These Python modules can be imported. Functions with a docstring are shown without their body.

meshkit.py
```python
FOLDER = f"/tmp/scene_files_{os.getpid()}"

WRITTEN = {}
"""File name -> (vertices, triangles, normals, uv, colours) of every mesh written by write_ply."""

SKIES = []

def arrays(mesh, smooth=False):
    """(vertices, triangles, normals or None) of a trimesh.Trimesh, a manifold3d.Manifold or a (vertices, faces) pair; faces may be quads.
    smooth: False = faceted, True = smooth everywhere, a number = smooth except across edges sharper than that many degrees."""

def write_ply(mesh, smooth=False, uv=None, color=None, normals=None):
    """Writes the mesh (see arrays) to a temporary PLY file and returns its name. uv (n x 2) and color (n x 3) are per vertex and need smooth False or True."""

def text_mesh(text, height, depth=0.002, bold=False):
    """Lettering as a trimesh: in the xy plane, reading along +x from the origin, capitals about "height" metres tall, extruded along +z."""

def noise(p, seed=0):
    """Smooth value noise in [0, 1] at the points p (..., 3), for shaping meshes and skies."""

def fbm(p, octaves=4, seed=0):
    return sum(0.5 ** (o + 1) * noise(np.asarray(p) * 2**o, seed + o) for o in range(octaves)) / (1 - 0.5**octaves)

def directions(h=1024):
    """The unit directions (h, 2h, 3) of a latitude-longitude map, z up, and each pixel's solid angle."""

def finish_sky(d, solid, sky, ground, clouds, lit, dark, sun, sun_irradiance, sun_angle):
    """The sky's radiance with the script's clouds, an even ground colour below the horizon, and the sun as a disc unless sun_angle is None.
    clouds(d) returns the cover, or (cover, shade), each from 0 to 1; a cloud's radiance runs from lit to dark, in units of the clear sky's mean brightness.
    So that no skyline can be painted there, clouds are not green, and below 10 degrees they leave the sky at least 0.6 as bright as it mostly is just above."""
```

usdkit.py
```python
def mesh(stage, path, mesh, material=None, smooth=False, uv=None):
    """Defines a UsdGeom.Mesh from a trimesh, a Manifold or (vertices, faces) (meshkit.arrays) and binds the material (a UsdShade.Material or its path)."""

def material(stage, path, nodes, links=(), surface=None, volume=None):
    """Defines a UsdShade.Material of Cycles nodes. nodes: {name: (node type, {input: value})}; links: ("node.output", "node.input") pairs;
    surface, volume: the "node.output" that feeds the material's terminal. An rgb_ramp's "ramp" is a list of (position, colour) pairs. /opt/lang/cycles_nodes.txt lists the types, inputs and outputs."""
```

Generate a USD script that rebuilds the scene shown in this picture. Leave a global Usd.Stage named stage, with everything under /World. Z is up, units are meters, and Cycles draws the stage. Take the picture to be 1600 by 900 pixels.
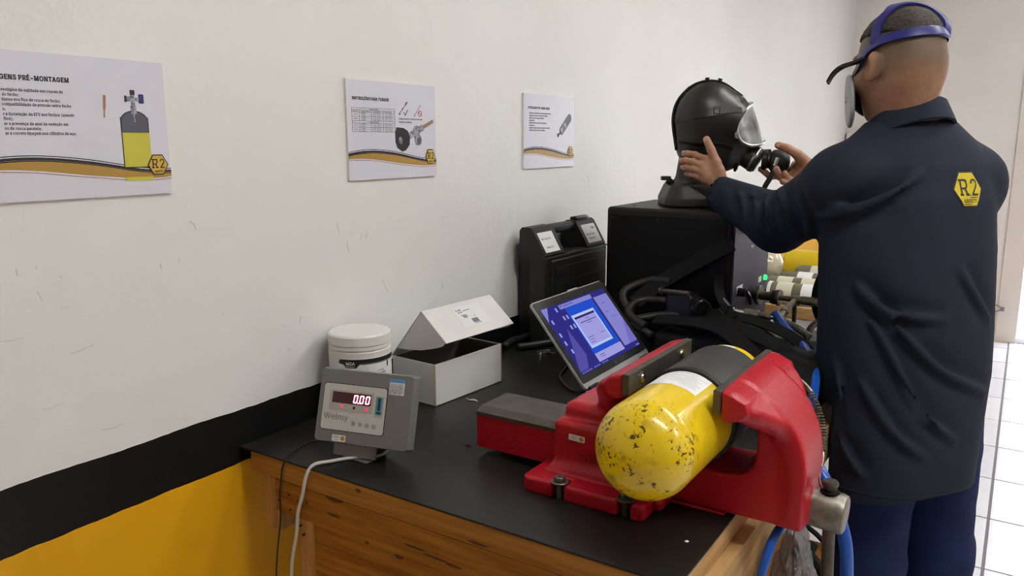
import math, random
import numpy as np, trimesh, usdkit, meshkit
import manifold3d as m3
import shapely
from shapely import affinity
from shapely.geometry import Polygon, Point, LineString, box as sbox
from pxr import Usd, UsdGeom, UsdLux, UsdShade, Sdf, Gf, Vt

random.seed(7)
RNG = np.random.default_rng(7)
stage = Usd.Stage.CreateInMemory()
UsdGeom.SetStageUpAxis(stage, 'Z'); UsdGeom.SetStageMetersPerUnit(stage, 1.0)
UsdGeom.Xform.Define(stage, '/World'); UsdGeom.Scope.Define(stage, '/World/Looks')
PI = math.pi
V = lambda *a: np.array(a, float)

# ------------------------------------------------------------------ camera, sky, lamps, exposure
EXPOSURE = 0.5
SKY = 4.0                     # strength of the overcast sky outside the doorway
LAMP = 16.0                   # radiance of the fluorescent ceiling lamps
CAM = V(1.2124, 0.0, 1.450)   # the wall with the posters is x = 0, the bench top z = 0.88
yaw, pitch, roll = 0.579044, -0.1848236, 0.0021652
cam = UsdGeom.Camera.Define(stage, '/World/camera')
cam.CreateHorizontalApertureAttr(36.0); cam.CreateVerticalApertureAttr(36.0 * 9 / 16)
cam.CreateFocalLengthAttr(36.0 * 1222.15 / 1600); cam.CreateClippingRangeAttr(Gf.Vec2f(0.02, 200))
cam.CreateExposureAttr(EXPOSURE)
_r = np.array([[math.cos(yaw), -math.sin(yaw), 0], [math.sin(yaw), math.cos(yaw), 0], [0, 0, 1]])
_fw = _r @ V(0, math.cos(pitch), math.sin(pitch)); _rt = _r @ V(1, 0, 0); _up = np.cross(_rt, _fw)
_rt, _up = _rt * math.cos(roll) - _up * math.sin(roll), _up * math.cos(roll) + _rt * math.sin(roll)
_m = np.eye(4); _m[0, :3] = _rt; _m[1, :3] = _up; _m[2, :3] = -_fw; _m[3, :3] = CAM
cam.AddTransformOp().Set(Gf.Matrix4d(*_m.ravel().tolist()))

dome_mat = usdkit.material(stage, '/World/Looks/sky', {
    'tc': ('texture_coordinate', {}), 'n': ('noise_texture', {'scale': 2.2, 'detail': 5.0}),
    'r': ('rgb_ramp', {'ramp': [(0.35, (0.62, 0.74, 0.92)), (0.65, (1.0, 0.99, 0.97))]}),
    'b': ('background_shader', {'strength': SKY})},
    [('tc.generated', 'n.vector'), ('n.fac', 'r.fac'), ('r.color', 'b.color')], surface='b.background')
dome = UsdLux.DomeLight.Define(stage, '/World/sky_dome')
UsdShade.MaterialBindingAPI.Apply(dome.GetPrim()).Bind(dome_mat)
dome.CreateIntensityAttr(1.0)

# ceiling lamps: (x, y, length along x, width along y); the housings are built in the lamp builder further down
LAMPS = [(1.75, 0.85, 1.25, 0.28), (1.75, 2.65, 1.25, 0.28), (3.5, 1.7, 1.25, 0.28), (2.6, 4.9, 1.25, 0.28)]
CEIL = 2.95

# ------------------------------------------------------------------ scene helpers
USED, LOC = {}, {}
def numbered(path):
    n = USED.get(path, 0); USED[path] = n + 1
    return path if n == 0 else f'{path}_{n:03d}'
def setd(prim, **kw):
    for k, v in kw.items():
        if v: prim.SetCustomDataByKey(k, v)
def thing(name, label, cat, loc=(0, 0, 0), group=None, parent=None):
    base = '/World' if parent is None else parent
    path = numbered(f'{base}/{name}')
    x = UsdGeom.Xform.Define(stage, path)
    pl = LOC.get(parent, V(0, 0, 0)) if parent else V(0, 0, 0)
    LOC[path] = V(*loc)
    x.AddTranslateOp().Set(Gf.Vec3d(*(LOC[path] - pl).tolist()))
    setd(x.GetPrim(), label=label, category=cat, group=group)
    return path
def obj(name, mesh, mat, parent=None, smooth=35, **kw):
    base = '/World' if parent is None else parent
    path = numbered(f'{base}/{name}')
    off = V(0, 0, 0); q = parent
    if q is not None:
        while q and q not in LOC: q = q.rsplit('/', 1)[0]
        off = LOC.get(q, off)
    v, f, n = meshkit.arrays(mesh, smooth)
    v = v - off
    m = UsdGeom.Mesh.Define(stage, path)
    m.CreatePointsAttr(Vt.Vec3fArray.FromNumpy(v.astype(np.float32)))
    m.CreateFaceVertexCountsAttr(Vt.IntArray.FromNumpy(np.full(len(f), 3, np.int32)))
    m.CreateFaceVertexIndicesAttr(Vt.IntArray.FromNumpy(f.astype(np.int32).ravel()))
    m.CreateSubdivisionSchemeAttr('none')
    if n is not None:
        m.CreateNormalsAttr(Vt.Vec3fArray.FromNumpy(n.astype(np.float32))); m.SetNormalsInterpolation('vertex')
    UsdShade.MaterialBindingAPI.Apply(m.GetPrim()).Bind(mat)
    setd(m.GetPrim(), **kw)
    return path
def solo(name, mesh, mat, label, cat, smooth=35, group=None, **kw):
    return obj(name, mesh, mat, None, smooth, label=label, category=cat, group=group, **kw)
def struct(name, mesh, mat, parent=None, smooth=35, **kw):
    return obj(name, mesh, mat, parent, smooth, **({'kind': 'structure'} if parent is None else {}), **kw)

# ------------------------------------------------------------------ mesh helpers
def frame(o, u, v):
    u = V(*u) / np.linalg.norm(u); n = np.cross(u, v); n /= np.linalg.norm(n); v = np.cross(n, u)
    M = np.eye(4); M[:3, 0] = u; M[:3, 1] = v; M[:3, 2] = n; M[:3, 3] = o
    return M
def xf(mesh, M):
    m = mesh.copy(); m.apply_transform(M); return m
def cat(*ms): return trimesh.util.concatenate([m for m in ms if m is not None])
def to_tm(man):
    m = man.to_mesh(); return trimesh.Trimesh(m.vert_properties[:, :3], m.tri_verts, process=False)
def rbox(lo, hi, r=0.003, seg=2):
    """box between two corners with rounded edges"""
    lo, hi = np.minimum(lo, hi), np.maximum(lo, hi); r = min(r, 0.49 * float((hi - lo).min()))
    pts = []
    base = []
    for i in range(seg + 1):
        for j in range(seg + 1):
            a, b = i / seg * PI / 2, j / seg * PI / 2
            base.append((math.cos(a) * math.cos(b), math.sin(a) * math.cos(b), math.sin(b)))
    base = np.array(base)
    for sx in (-1, 1):
        for sy in (-1, 1):
            for sz in (-1, 1):
                s = V(sx, sy, sz); c = np.where(s > 0, hi - r, lo + r)
                pts.append(c + base * s * r)
    return trimesh.convex.convex_hull(np.vstack(pts))
def cbox(c, size, r=0.003, M=None, seg=2):
    c, s = V(*c), V(*size) / 2
    m = rbox(c - s, c + s, r, seg)
    return m if M is None else xf(m, M)
def hull(pts): return trimesh.convex.convex_hull(np.asarray(pts, float))
def cyl(a, b, r, r2=None, n=24, cap_r=0.0):
    """cylinder / cone frustum from a to b, with an optional small edge chamfer"""
    a, b = V(*a), V(*b); L = np.linalg.norm(b - a); r2 = r if r2 is None else r2
    prof = [(0, 0), (r, 0), (r2, L), (0, L)] if not cap_r else [(0, 0), (r - cap_r, 0), (r, cap_r), (r2, L - cap_r), (r2 - cap_r, L), (0, L)]
    return lathe(prof, a, b - a, n)
def lathe(prof, o=(0, 0, 0), axis=(0, 0, 1), n=32):
    """revolve (radius, height) pairs about the axis through o"""
    prof = np.array(prof, float); th = np.linspace(0, 2 * PI, n, endpoint=False)
    ax = V(*axis) / np.linalg.norm(axis)
    h = V(0, 0, 1) if abs(ax[2]) < 0.9 else V(1, 0, 0)
    e1 = np.cross(h, ax); e1 /= np.linalg.norm(e1); e2 = np.cross(ax, e1)
    ring = np.cos(th)[:, None] * e1 + np.sin(th)[:, None] * e2
    vs, idx = [], []
    for r, z in prof:
        if r < 1e-9: idx.append(None); vs.append((V(*o) + ax * z)[None])
        else: idx.append(1); vs.append(V(*o) + ring * r + ax * z)
    st = np.cumsum([0] + [len(x) for x in vs]); f = []
    for i in range(len(prof) - 1):
        A, B = st[i], st[i + 1]; ka, kb = len(vs[i]), len(vs[i + 1])
        for j in range(n):
            k = (j + 1) % n
            if ka == 1 and kb == 1: continue
            if ka == 1: f.append((A, B + k, B + j))
            elif kb == 1: f.append((A + j, A + k, B))
            else: f += [(A + j, A + k, B + k), (A + j, B + k, B + j)]
    m = trimesh.Trimesh(np.vstack(vs), np.array(f), process=False)
    return m
def smooth_path(pts, n=60, closed=False):
    from scipy.interpolate import CubicSpline
    p = np.asarray(pts, float)
    if closed: p = np.vstack([p, p[:1]])
    d = np.r_[0, np.cumsum(np.linalg.norm(np.diff(p, axis=0), axis=1))]
    cs = CubicSpline(d, p, bc_type='periodic' if closed else 'natural')
    return cs(np.linspace(0, d[-1], n, endpoint=not closed))
def tube(pts, r, n=10, spline=60, closed=False, sect=None, up=None, caps=True):
    """sweep a circle (or a 2D section polygon) along the points; r may be a list along the path. up: field or vector for the section's y"""
    p = smooth_path(pts, spline, closed) if spline else np.asarray(pts, float)
    k = len(p)
    t = np.gradient(p, axis=0) if not closed else np.roll(p, -1, 0) - np.roll(p, 1, 0)
    t /= np.linalg.norm(t, axis=1, keepdims=True) + 1e-12
    rr = np.interp(np.linspace(0, 1, k), np.linspace(0, 1, len(np.atleast_1d(r))), np.atleast_1d(r)) if np.ndim(r) else np.full(k, r)
    if sect is None:
        th = np.linspace(0, 2 * PI, n, endpoint=False); sect = np.stack([np.cos(th), np.sin(th)], 1)
    else: sect = np.asarray(sect, float); n = len(sect)
    e2 = np.zeros_like(p)
    if up is not None:
        e2[:] = np.asarray(up, float)
    else:
        h = V(0, 0, 1) if abs(t[0][2]) < 0.9 else V(1, 0, 0); prev = h
        for i in range(k):
            prev = prev - t[i] * (prev @ t[i]); prev /= np.linalg.norm(prev); e2[i] = prev
    e2 = e2 - t * (e2 * t).sum(1, keepdims=True); e2 /= np.linalg.norm(e2, axis=1, keepdims=True) + 1e-12
    e1 = np.cross(e2, t)
    vs = (p[:, None] + (e1[:, None] * sect[None, :, :1] + e2[:, None] * sect[None, :, 1:]) * rr[:, None, None]).reshape(-1, 3)
    f = []
    for i in range(k if closed else k - 1):
        a, b = i * n, ((i + 1) % k) * n
        for j in range(n):
            q = (j + 1) % n
            f += [(a + j, a + q, b + q), (a + j, b + q, b + j)]
    if not closed and caps:
        c0, c1 = len(vs), len(vs) + 1
        vs = np.vstack([vs, p[0], p[-1]])
        for j in range(n):
            q = (j + 1) % n
            f += [(c0, q, j), (c1, (k - 1) * n + j, (k - 1) * n + q)]
    m = trimesh.Trimesh(vs, np.array(f), process=False)
    return m
STRAP = [(-1, -0.12), (1, -0.12), (1, 0.12), (-1, 0.12)]
def polys(shape):
    if shape.is_empty: return []
    return [g for g in getattr(shape, 'geoms', [shape]) if g.geom_type == 'Polygon' and g.area > 1e-12]
def extrude(shape, d, M=None):
    ms = [trimesh.creation.extrude_polygon(g, d, engine='earcut') for g in polys(shape)]
    m = cat(*ms)
    return m if M is None else xf(m, M)
def bevel_extrude(shape, d, b, M=None):
    """prism with a chamfer of b on its upper edge (convex-ish outlines)"""
    cs = [trimesh.creation.extrude_polygon(g, d - b, engine='earcut') for g in polys(shape)]
    inner = shape.buffer(-b, join_style=2)
    cs += [xf(trimesh.creation.extrude_polygon(g, d, engine='earcut'), np.eye(4)) for g in polys(inner)]
    m = cat(*cs); return m if M is None else xf(m, M)
def rrect(x0, y0, x1, y1, r, q=6):
    return sbox(x0 + r, y0 + r, x1 - r, y1 - r).buffer(r, quad_segs=q)

# ------------------------------------------------------------------ lettering (flat print)
_FONT = {}
def text_shape(text, height, bold=False, slab=False, tol=0.8, track=0, width=None, mono=False):
    """lettering as a shapely shape, baseline at the origin, capitals 'height' tall; slab adds square serifs"""
    from PIL import Image, ImageDraw, ImageFont
    import glob
    if mono not in _FONT:
        _FONT[mono] = ImageFont.truetype(glob.glob('/opt/blender-*/*/datafiles/fonts/' + ('DejaVuSansMono.woff2' if mono else 'Inter.woff2'))[0], 96)
    font = _FONT[mono]
    sw = int(2 * bold)
    adv, x = [], 0
    for ch in text:
        adv.append(x); x += font.getlength(ch) + track + (9 if slab and ch.strip() else 0)
    w, base = int(x) + 40, 110
    im = Image.new('L', (w, 150)); dr = ImageDraw.Draw(im)
    for ch, ax in zip(text, adv):
        g = Image.new('L', (w, 150)); ImageDraw.Draw(g).text((16 + ax, base), ch, 255, font, anchor='ls', stroke_width=sw)
        a = np.asarray(g) > 127
        if slab and ch.isalnum():
            out = a.copy()
            rows = [(base - 9, base), (base - 71, base - 62)] if (ch.isupper() or ch in 'bdhklfit1234567890') else [(base - 9, base)]
            if ch.islower() and ch in 'iunmrpvwxyj': rows.append((base - 53, base - 45))
            if ch in 'OCGSQoceas23568049gq': rows = []
            for r0, r1 in rows:
                b = a[r0:r1].copy()
                for k in range(1, 8): out[r0:r1, k:] |= b[:, :-k]; out[r0:r1, :-k] |= b[:, k:]
            a = out
        im = Image.fromarray(((np.asarray(im) > 127) | a).astype(np.uint8) * 255)
    on = np.pad(np.asarray(im) > 127, ((0, 0), (1, 1))).astype(np.int8)
    rws, st = np.nonzero(np.diff(on, axis=1) == 1); en = np.nonzero(np.diff(on, axis=1) == -1)[1]
    shp = shapely.union_all(shapely.box(st, -rws - 1, en, -rws)).buffer(0.6).buffer(-0.6).simplify(tol)
    s = height / 70.0
    shp = affinity.affine_transform(shp, [s, 0, 0, s, -16 * s, base * s])
    if width:
        x0, _, x1, _ = shp.bounds; shp = affinity.scale(shp, width / (x1 - x0), 1, origin=(x0, 0)); shp = affinity.translate(shp, -x0, 0)
    return shp
def put(shape, x, y): return affinity.translate(shape, x, y)
def lines_shape(lines, height, pitch, **kw):
    return shapely.union_all([put(text_shape(t, height, **kw), 0, -i * pitch) for i, t in enumerate(lines) if t])
def stroke(pts, w, flat=True): return LineString(pts).buffer(w / 2, cap_style=2 if flat else 1)
def decal(shape, M, d=0.0004, lift=0.0): return extrude(put(shape, 0, 0), d, M @ trimesh.transformations.translation_matrix((0, 0, lift)))

# ------------------------------------------------------------------ implicit surfaces
def smin(a, b, k):
    h = np.maximum(k - np.abs(a - b), 0) / k; return np.minimum(a, b) - h * h * (k * .25)
def near(p, f, c, R, g, k):
    """smooth union of f with g, which is only worked out within R of c"""
    c = V(*c); m = ((p - c) ** 2).sum(1) < R * R
    if m.any(): f[m] = smin(f[m], g(p[m]), k)
    return f
def smax(a, b, k): return -smin(-a, -b, k)
def s_cap(p, a, b, ra, rb=None):
    a, b = V(*a), V(*b); rb = ra if rb is None else rb
    e = b - a; x, y, z = p[:, 0] - a[0], p[:, 1] - a[1], p[:, 2] - a[2]
    t = np.clip((x * e[0] + y * e[1] + z * e[2]) / (e @ e + 1e-12), 0, 1)
    x -= t * e[0]; y -= t * e[1]; z -= t * e[2]
    return np.sqrt(x * x + y * y + z * z) - (ra + (rb - ra) * t)
def s_ell(p, c, r, R=None):
    q = p - V(*c)
    if R is not None: q = q @ R
    x, y, z = q[:, 0] / r[0], q[:, 1] / r[1], q[:, 2] / r[2]
    k0 = np.sqrt(x * x + y * y + z * z); x /= r[0]; y /= r[1]; z /= r[2]
    return k0 * (k0 - 1) / np.maximum(np.sqrt(x * x + y * y + z * z), 1e-9)
def s_box(p, lo, hi, r=0.004, R=None):
    lo, hi = V(*lo), V(*hi); q = p - (lo + hi) / 2
    if R is not None: q = q @ R
    d = np.abs(q) - ((hi - lo) / 2 - r)
    return np.linalg.norm(np.maximum(d, 0), axis=1) + np.minimum(d.max(1), 0) - r
def s_poly(x, y, pts):
    """signed distance to a 2D polygon"""
    P = np.asarray(pts, float); d = np.full(len(x), 1e9); s = np.zeros(len(x), bool)
    for i in range(len(P)):
        a, b = P[i], P[(i + 1) % len(P)]; e = b - a
        wx, wy = x - a[0], y - a[1]
        t = np.clip((wx * e[0] + wy * e[1]) / (e @ e), 0, 1)
        d = np.minimum(d, (wx - e[0] * t) ** 2 + (wy - e[1] * t) ** 2)
        c = (a[1] > y) != (b[1] > y)
        s ^= c & (x < (b[0] - a[0]) * (y - a[1]) / (b[1] - a[1] + 1e-15) + a[0])
    return np.where(s, -1, 1) * np.sqrt(d)
def sstep(a, b, x):
    t = np.clip((x - a) / (b - a), 0, 1); return t * t * (3 - 2 * t)
def sdf_mesh(f, lo, hi, h, coarse=6, band=1.25, newton=1):
    """sparse surface nets of f = 0 on cells of size h"""
    lo, hi = V(*lo) - 2 * h, V(*hi) + 2 * h
    H = h * coarse; N = np.ceil((hi - lo) / H).astype(int)
    g = np.stack(np.meshgrid(*[np.arange(n) for n in N], indexing='ij'), -1).reshape(-1, 3)
    keep = np.concatenate([np.abs(f(lo + (c + 0.5) * H)) < H * band for c in np.array_split(g, max(1, len(g) // 200000))])
    g = g[keep]
    o = np.stack(np.meshgrid(*[np.arange(coarse)] * 3, indexing='ij'), -1).reshape(-1, 3)
    cells = (g[:, None] * coarse + o).reshape(-1, 3)
    D = N * coarse + 2
    key = lambda c: (c[..., 0] * D[1] + c[..., 1]) * D[2] + c[..., 2]
    offs = np.array([(i, j, k) for i in (0, 1) for j in (0, 1) for k in (0, 1)])
    ck = key(cells[:, None] + offs)
    uk, inv = np.unique(ck.ravel(), return_inverse=True)
    uc = np.stack([uk // (D[1] * D[2]), uk // D[2] % D[1], uk % D[2]], -1)
    val = np.concatenate([f(lo + c * h) for c in np.array_split(uc, max(1, len(uc) // 200000))])
    cv = val[inv].reshape(-1, 8)
    act = (cv.min(1) < 0) & (cv.max(1) >= 0)
    cells, cv = cells[act], cv[act]
    order = np.argsort(key(cells)); cells, cv = cells[order], cv[order]; kk = key(cells)
    acc = np.zeros((len(cells), 3)); cnt = np.zeros(len(cells))
    E = [(a, b) for a in range(8) for b in range(a + 1, 8) if bin(a ^ b).count('1') == 1]
    for a, b in E:
        x = (cv[:, a] < 0) != (cv[:, b] < 0); t = cv[x, a] / (cv[x, a] - cv[x, b])
        acc[x] += offs[a] + (offs[b] - offs[a]) * t[:, None]; cnt[x] += 1
    P = lo + (cells + acc / cnt[:, None]) * h
    quads = []
    for ax in range(3):
        e = 4 >> ax
        a0, b0 = cv[:, 0], cv[:, e]
        x = (a0 < 0) != (b0 < 0)
        c = cells[x]; fl = a0[x] < 0
        u, v = np.eye(3, dtype=int)[(ax + 1) % 3], np.eye(3, dtype=int)[(ax + 2) % 3]
        ids = []
        ok = np.ones(len(c), bool)
        for d in (0 * u, -u, -u - v, -v):
            k = key(c + d); i = np.clip(np.searchsorted(kk, k), 0, len(kk) - 1); ok &= kk[i] == k; ids.append(i)
        q = np.stack(ids, 1)
        q[~fl] = q[~fl][:, ::-1]
        quads.append(q[ok])
    q = np.vstack(quads)
    for _ in range(newton):
        e = h * 0.3; d = f(P)
        G = np.stack([f(P + e * np.eye(3)[i]) - f(P - e * np.eye(3)[i]) for i in range(3)], 1) / (2 * e)
        st = d[:, None] * G / np.maximum((G * G).sum(1, keepdims=True), 0.05)
        P = P - np.clip(st, -h * 0.6, h * 0.6)
    return trimesh.Trimesh(P, np.vstack([q[:, [0, 1, 2]], q[:, [0, 2, 3]]]), process=False)

# ------------------------------------------------------------------ materials
MATS = {}
def mk(name, base, rough=0.5, metal=0.0, noise=None, bump=None, spots=None, **kw):
    """principled material. noise = (scale, second colour, low, high[, stretch]); bump = (scale, distance[, detail]); spots = (scale, threshold, colour)"""
    n, l = {'p': ('principled_bsdf', {'base_color': base, 'roughness': rough, 'metallic': metal, **kw})}, []
    if noise or bump or spots: n['g'] = ('texture_coordinate', {})
    col = None
    if noise:
        sc, c2, a, b = noise[:4]; st = noise[4] if len(noise) > 4 else (1, 1, 1)
        n['m'] = ('mapping', {'scale': st}); n['n'] = ('noise_texture', {'scale': sc, 'detail': 5.0, 'roughness': 0.6})
        n['r'] = ('rgb_ramp', {'ramp': [(a, base), (b, c2)]})
        l += [('g.object', 'm.vector'), ('m.vector', 'n.vector'), ('n.fac', 'r.fac')]; col = 'r.color'
    if spots:
        sc, th, c3 = spots
        n['sn'] = ('noise_texture', {'scale': sc, 'detail': 6.0, 'roughness': 0.7})
        n['sr'] = ('rgb_ramp', {'ramp': [(th, (0, 0, 0)), (th + 0.03, (1, 1, 1))]})
        n['sm'] = ('mix_color', {'a': base, 'b': c3})
        l += [('g.object', 'sn.vector'), ('sn.fac', 'sr.fac'), ('sr.color', 'sm.fac')]
        if col: l.append((col, 'sm.a'))
        col = 'sm.result'
    if col: l.append((col, 'p.base_color'))
    if bump:
        n['bn'] = ('noise_texture', {'scale': bump[0], 'detail': bump[2] if len(bump) > 2 else 3.0}); n['bb'] = ('bump', {'distance': bump[1], 'strength': 1.0})
        l += [('g.object', 'bn.vector'), ('bn.fac', 'bb.height'), ('bb.normal', 'p.normal')]
    MATS[name] = usdkit.material(stage, '/World/Looks/' + name, n, l, surface='p.BSDF')
    return MATS[name]
def emit(name, color, strength):
    MATS[name] = usdkit.material(stage, '/World/Looks/' + name, {'e': ('emission', {'color': color, 'strength': strength})}, [], surface='e.emission')
    return MATS[name]
# ------------------------------------------------------------------ materials of the room
def wall_paint():
    n = {'g': ('geometry', {}), 's': ('separate_xyz', {}), 'no': ('noise_texture', {'scale': 14.0, 'detail': 3.0}),
         'mp': ('map_range', {'from_min': 0.3, 'from_max': 0.7, 'to_min': -0.0018, 'to_max': 0.0018}), 'ad': ('math', {'math_type': 'add'}),
         'b1': ('math', {'math_type': 'greater_than', 'value2': 0.9495}), 'b2': ('math', {'math_type': 'greater_than', 'value2': 0.845}),
         'n2': ('noise_texture', {'scale': 1.3, 'detail': 4.0}), 'r2': ('rgb_ramp', {'ramp': [(0.35, (0.71, 0.705, 0.675)), (0.7, (0.76, 0.755, 0.73))]}),
         'n3': ('noise_texture', {'scale': 9.0, 'detail': 8.0, 'roughness': 0.75}), 'r3': ('rgb_ramp', {'ramp': [(0.70, (1, 1, 1)), (0.76, (0.72, 0.71, 0.70))]}),
         'mu': ('mix_color', {'blend_type': 'multiply', 'fac': 1.0}),
         'n4': ('noise_texture', {'scale': 2.0, 'detail': 3.0}), 'r4': ('rgb_ramp', {'ramp': [(0.3, (0.68, 0.34, 0.004)), (0.7, (0.73, 0.37, 0.006))]}),
         'm1': ('mix_color', {'b': (0.004, 0.004, 0.004)}), 'm2': ('mix_color', {}),
         'bn': ('noise_texture', {'scale': 22.0, 'detail': 6.0}), 'bb': ('bump', {'distance': 0.0025, 'strength': 0.5}),
         'ro': ('rgb_ramp', {'ramp': [(0.0, (0.42, 0.42, 0.42)), (1.0, (0.5, 0.5, 0.5))]}),
         'p': ('principled_bsdf', {'roughness': 0.45, 'specular_ior_level': 0.3})}
    l = [('g.position', 's.vector'), ('g.position', 'no.vector'), ('no.fac', 'mp.value'), ('s.z', 'ad.value1'), ('mp.result', 'ad.value2'),
         ('ad.value', 'b1.value1'), ('ad.value', 'b2.value1'), ('g.position', 'n2.vector'), ('n2.fac', 'r2.fac'), ('g.position', 'n3.vector'), ('n3.fac', 'r3.fac'),
         ('r2.color', 'mu.a'), ('r3.color', 'mu.b'), ('g.position', 'n4.vector'), ('n4.fac', 'r4.fac'), ('r4.color', 'm1.a'), ('b2.value', 'm1.fac'),
         ('m1.result', 'm2.a'), ('mu.result', 'm2.b'), ('b1.value', 'm2.fac'), ('m2.result', 'p.base_color'), ('g.position', 'bn.vector'), ('bn.fac', 'bb.height'), ('bb.normal', 'p.normal')]
    return usdkit.material(stage, '/World/Looks/painted_wall', n, l, surface='p.BSDF')
M_WALL = wall_paint()
M_WHITE = mk('white_wall', (0.78, 0.745, 0.72), 0.55, noise=(1.5, (0.72, 0.68, 0.65), 0.35, 0.75), bump=(20, 0.002))
M_CEIL = mk('ceiling_paint', (0.62, 0.61, 0.59), 0.7)
M_TRIM = mk('door_frame_paint', (0.70, 0.645, 0.59), 0.5)
M_TILE = [mk(f'floor_tile_{i}', c, 0.16, noise=(18, tuple(x * 0.93 for x in c), 0.4, 0.75), bump=(60, 0.0004)) for i, c in enumerate([(0.74, 0.74, 0.79), (0.70, 0.70, 0.76), (0.76, 0.76, 0.80)])]
M_GROUT = mk('grout', (0.22, 0.20, 0.22), 0.9)
M_YARD = mk('yard_concrete', (0.72, 0.68, 0.66), 0.9, noise=(4, (0.6, 0.55, 0.52), 0.4, 0.7))
M_BRICK = mk('brick_clay', (0.45, 0.20, 0.13), 0.9, noise=(30, (0.55, 0.30, 0.22), 0.4, 0.7))
WOODK = dict(noise=(5.0, (0.30, 0.135, 0.035), 0.42, 0.72, (1.2, 1.2, 16.0)))
def wood(name, c1, c2, st, spots=None):
    return mk(name, c1, 0.6, specular_ior_level=0.25, noise=(4.5, c2, 0.36, 0.68, st), bump=(40, 0.0006), spots=spots)
M_WOOD = wood('pine_front', (0.40, 0.165, 0.022), (0.23, 0.08, 0.009), (1.2, 4, 20), (7.5, 0.70, (0.07, 0.025, 0.008)))
M_WOOD2 = wood('pine_fascia', (0.45, 0.205, 0.038), (0.29, 0.115, 0.018), (1.2, 4, 26), (11, 0.72, (0.10, 0.04, 0.015)))
M_WOOD3 = wood('pine_side', (0.58, 0.37, 0.16), (0.40, 0.23, 0.085), (4, 1.2, 26), (9, 0.73, (0.15, 0.07, 0.03)))
M_WOODL = wood('pine_leg', (0.52, 0.29, 0.10), (0.36, 0.18, 0.055), (14, 14, 1.2))
M_MAT = mk('black_rubber_mat', (0.011, 0.011, 0.011), 0.38, specular_ior_level=0.3, noise=(3.0, (0.0155, 0.0155, 0.015), 0.35, 0.75), bump=(260, 0.0003))
M_GREYTOP = mk('grey_laminate', (0.26, 0.245, 0.24), 0.5)
M_LAMP = emit('lamp_diffuser', (1.0, 0.985, 0.955), LAMP)
M_LAMPBODY = mk('lamp_housing', (0.8, 0.8, 0.8), 0.4)

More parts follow.
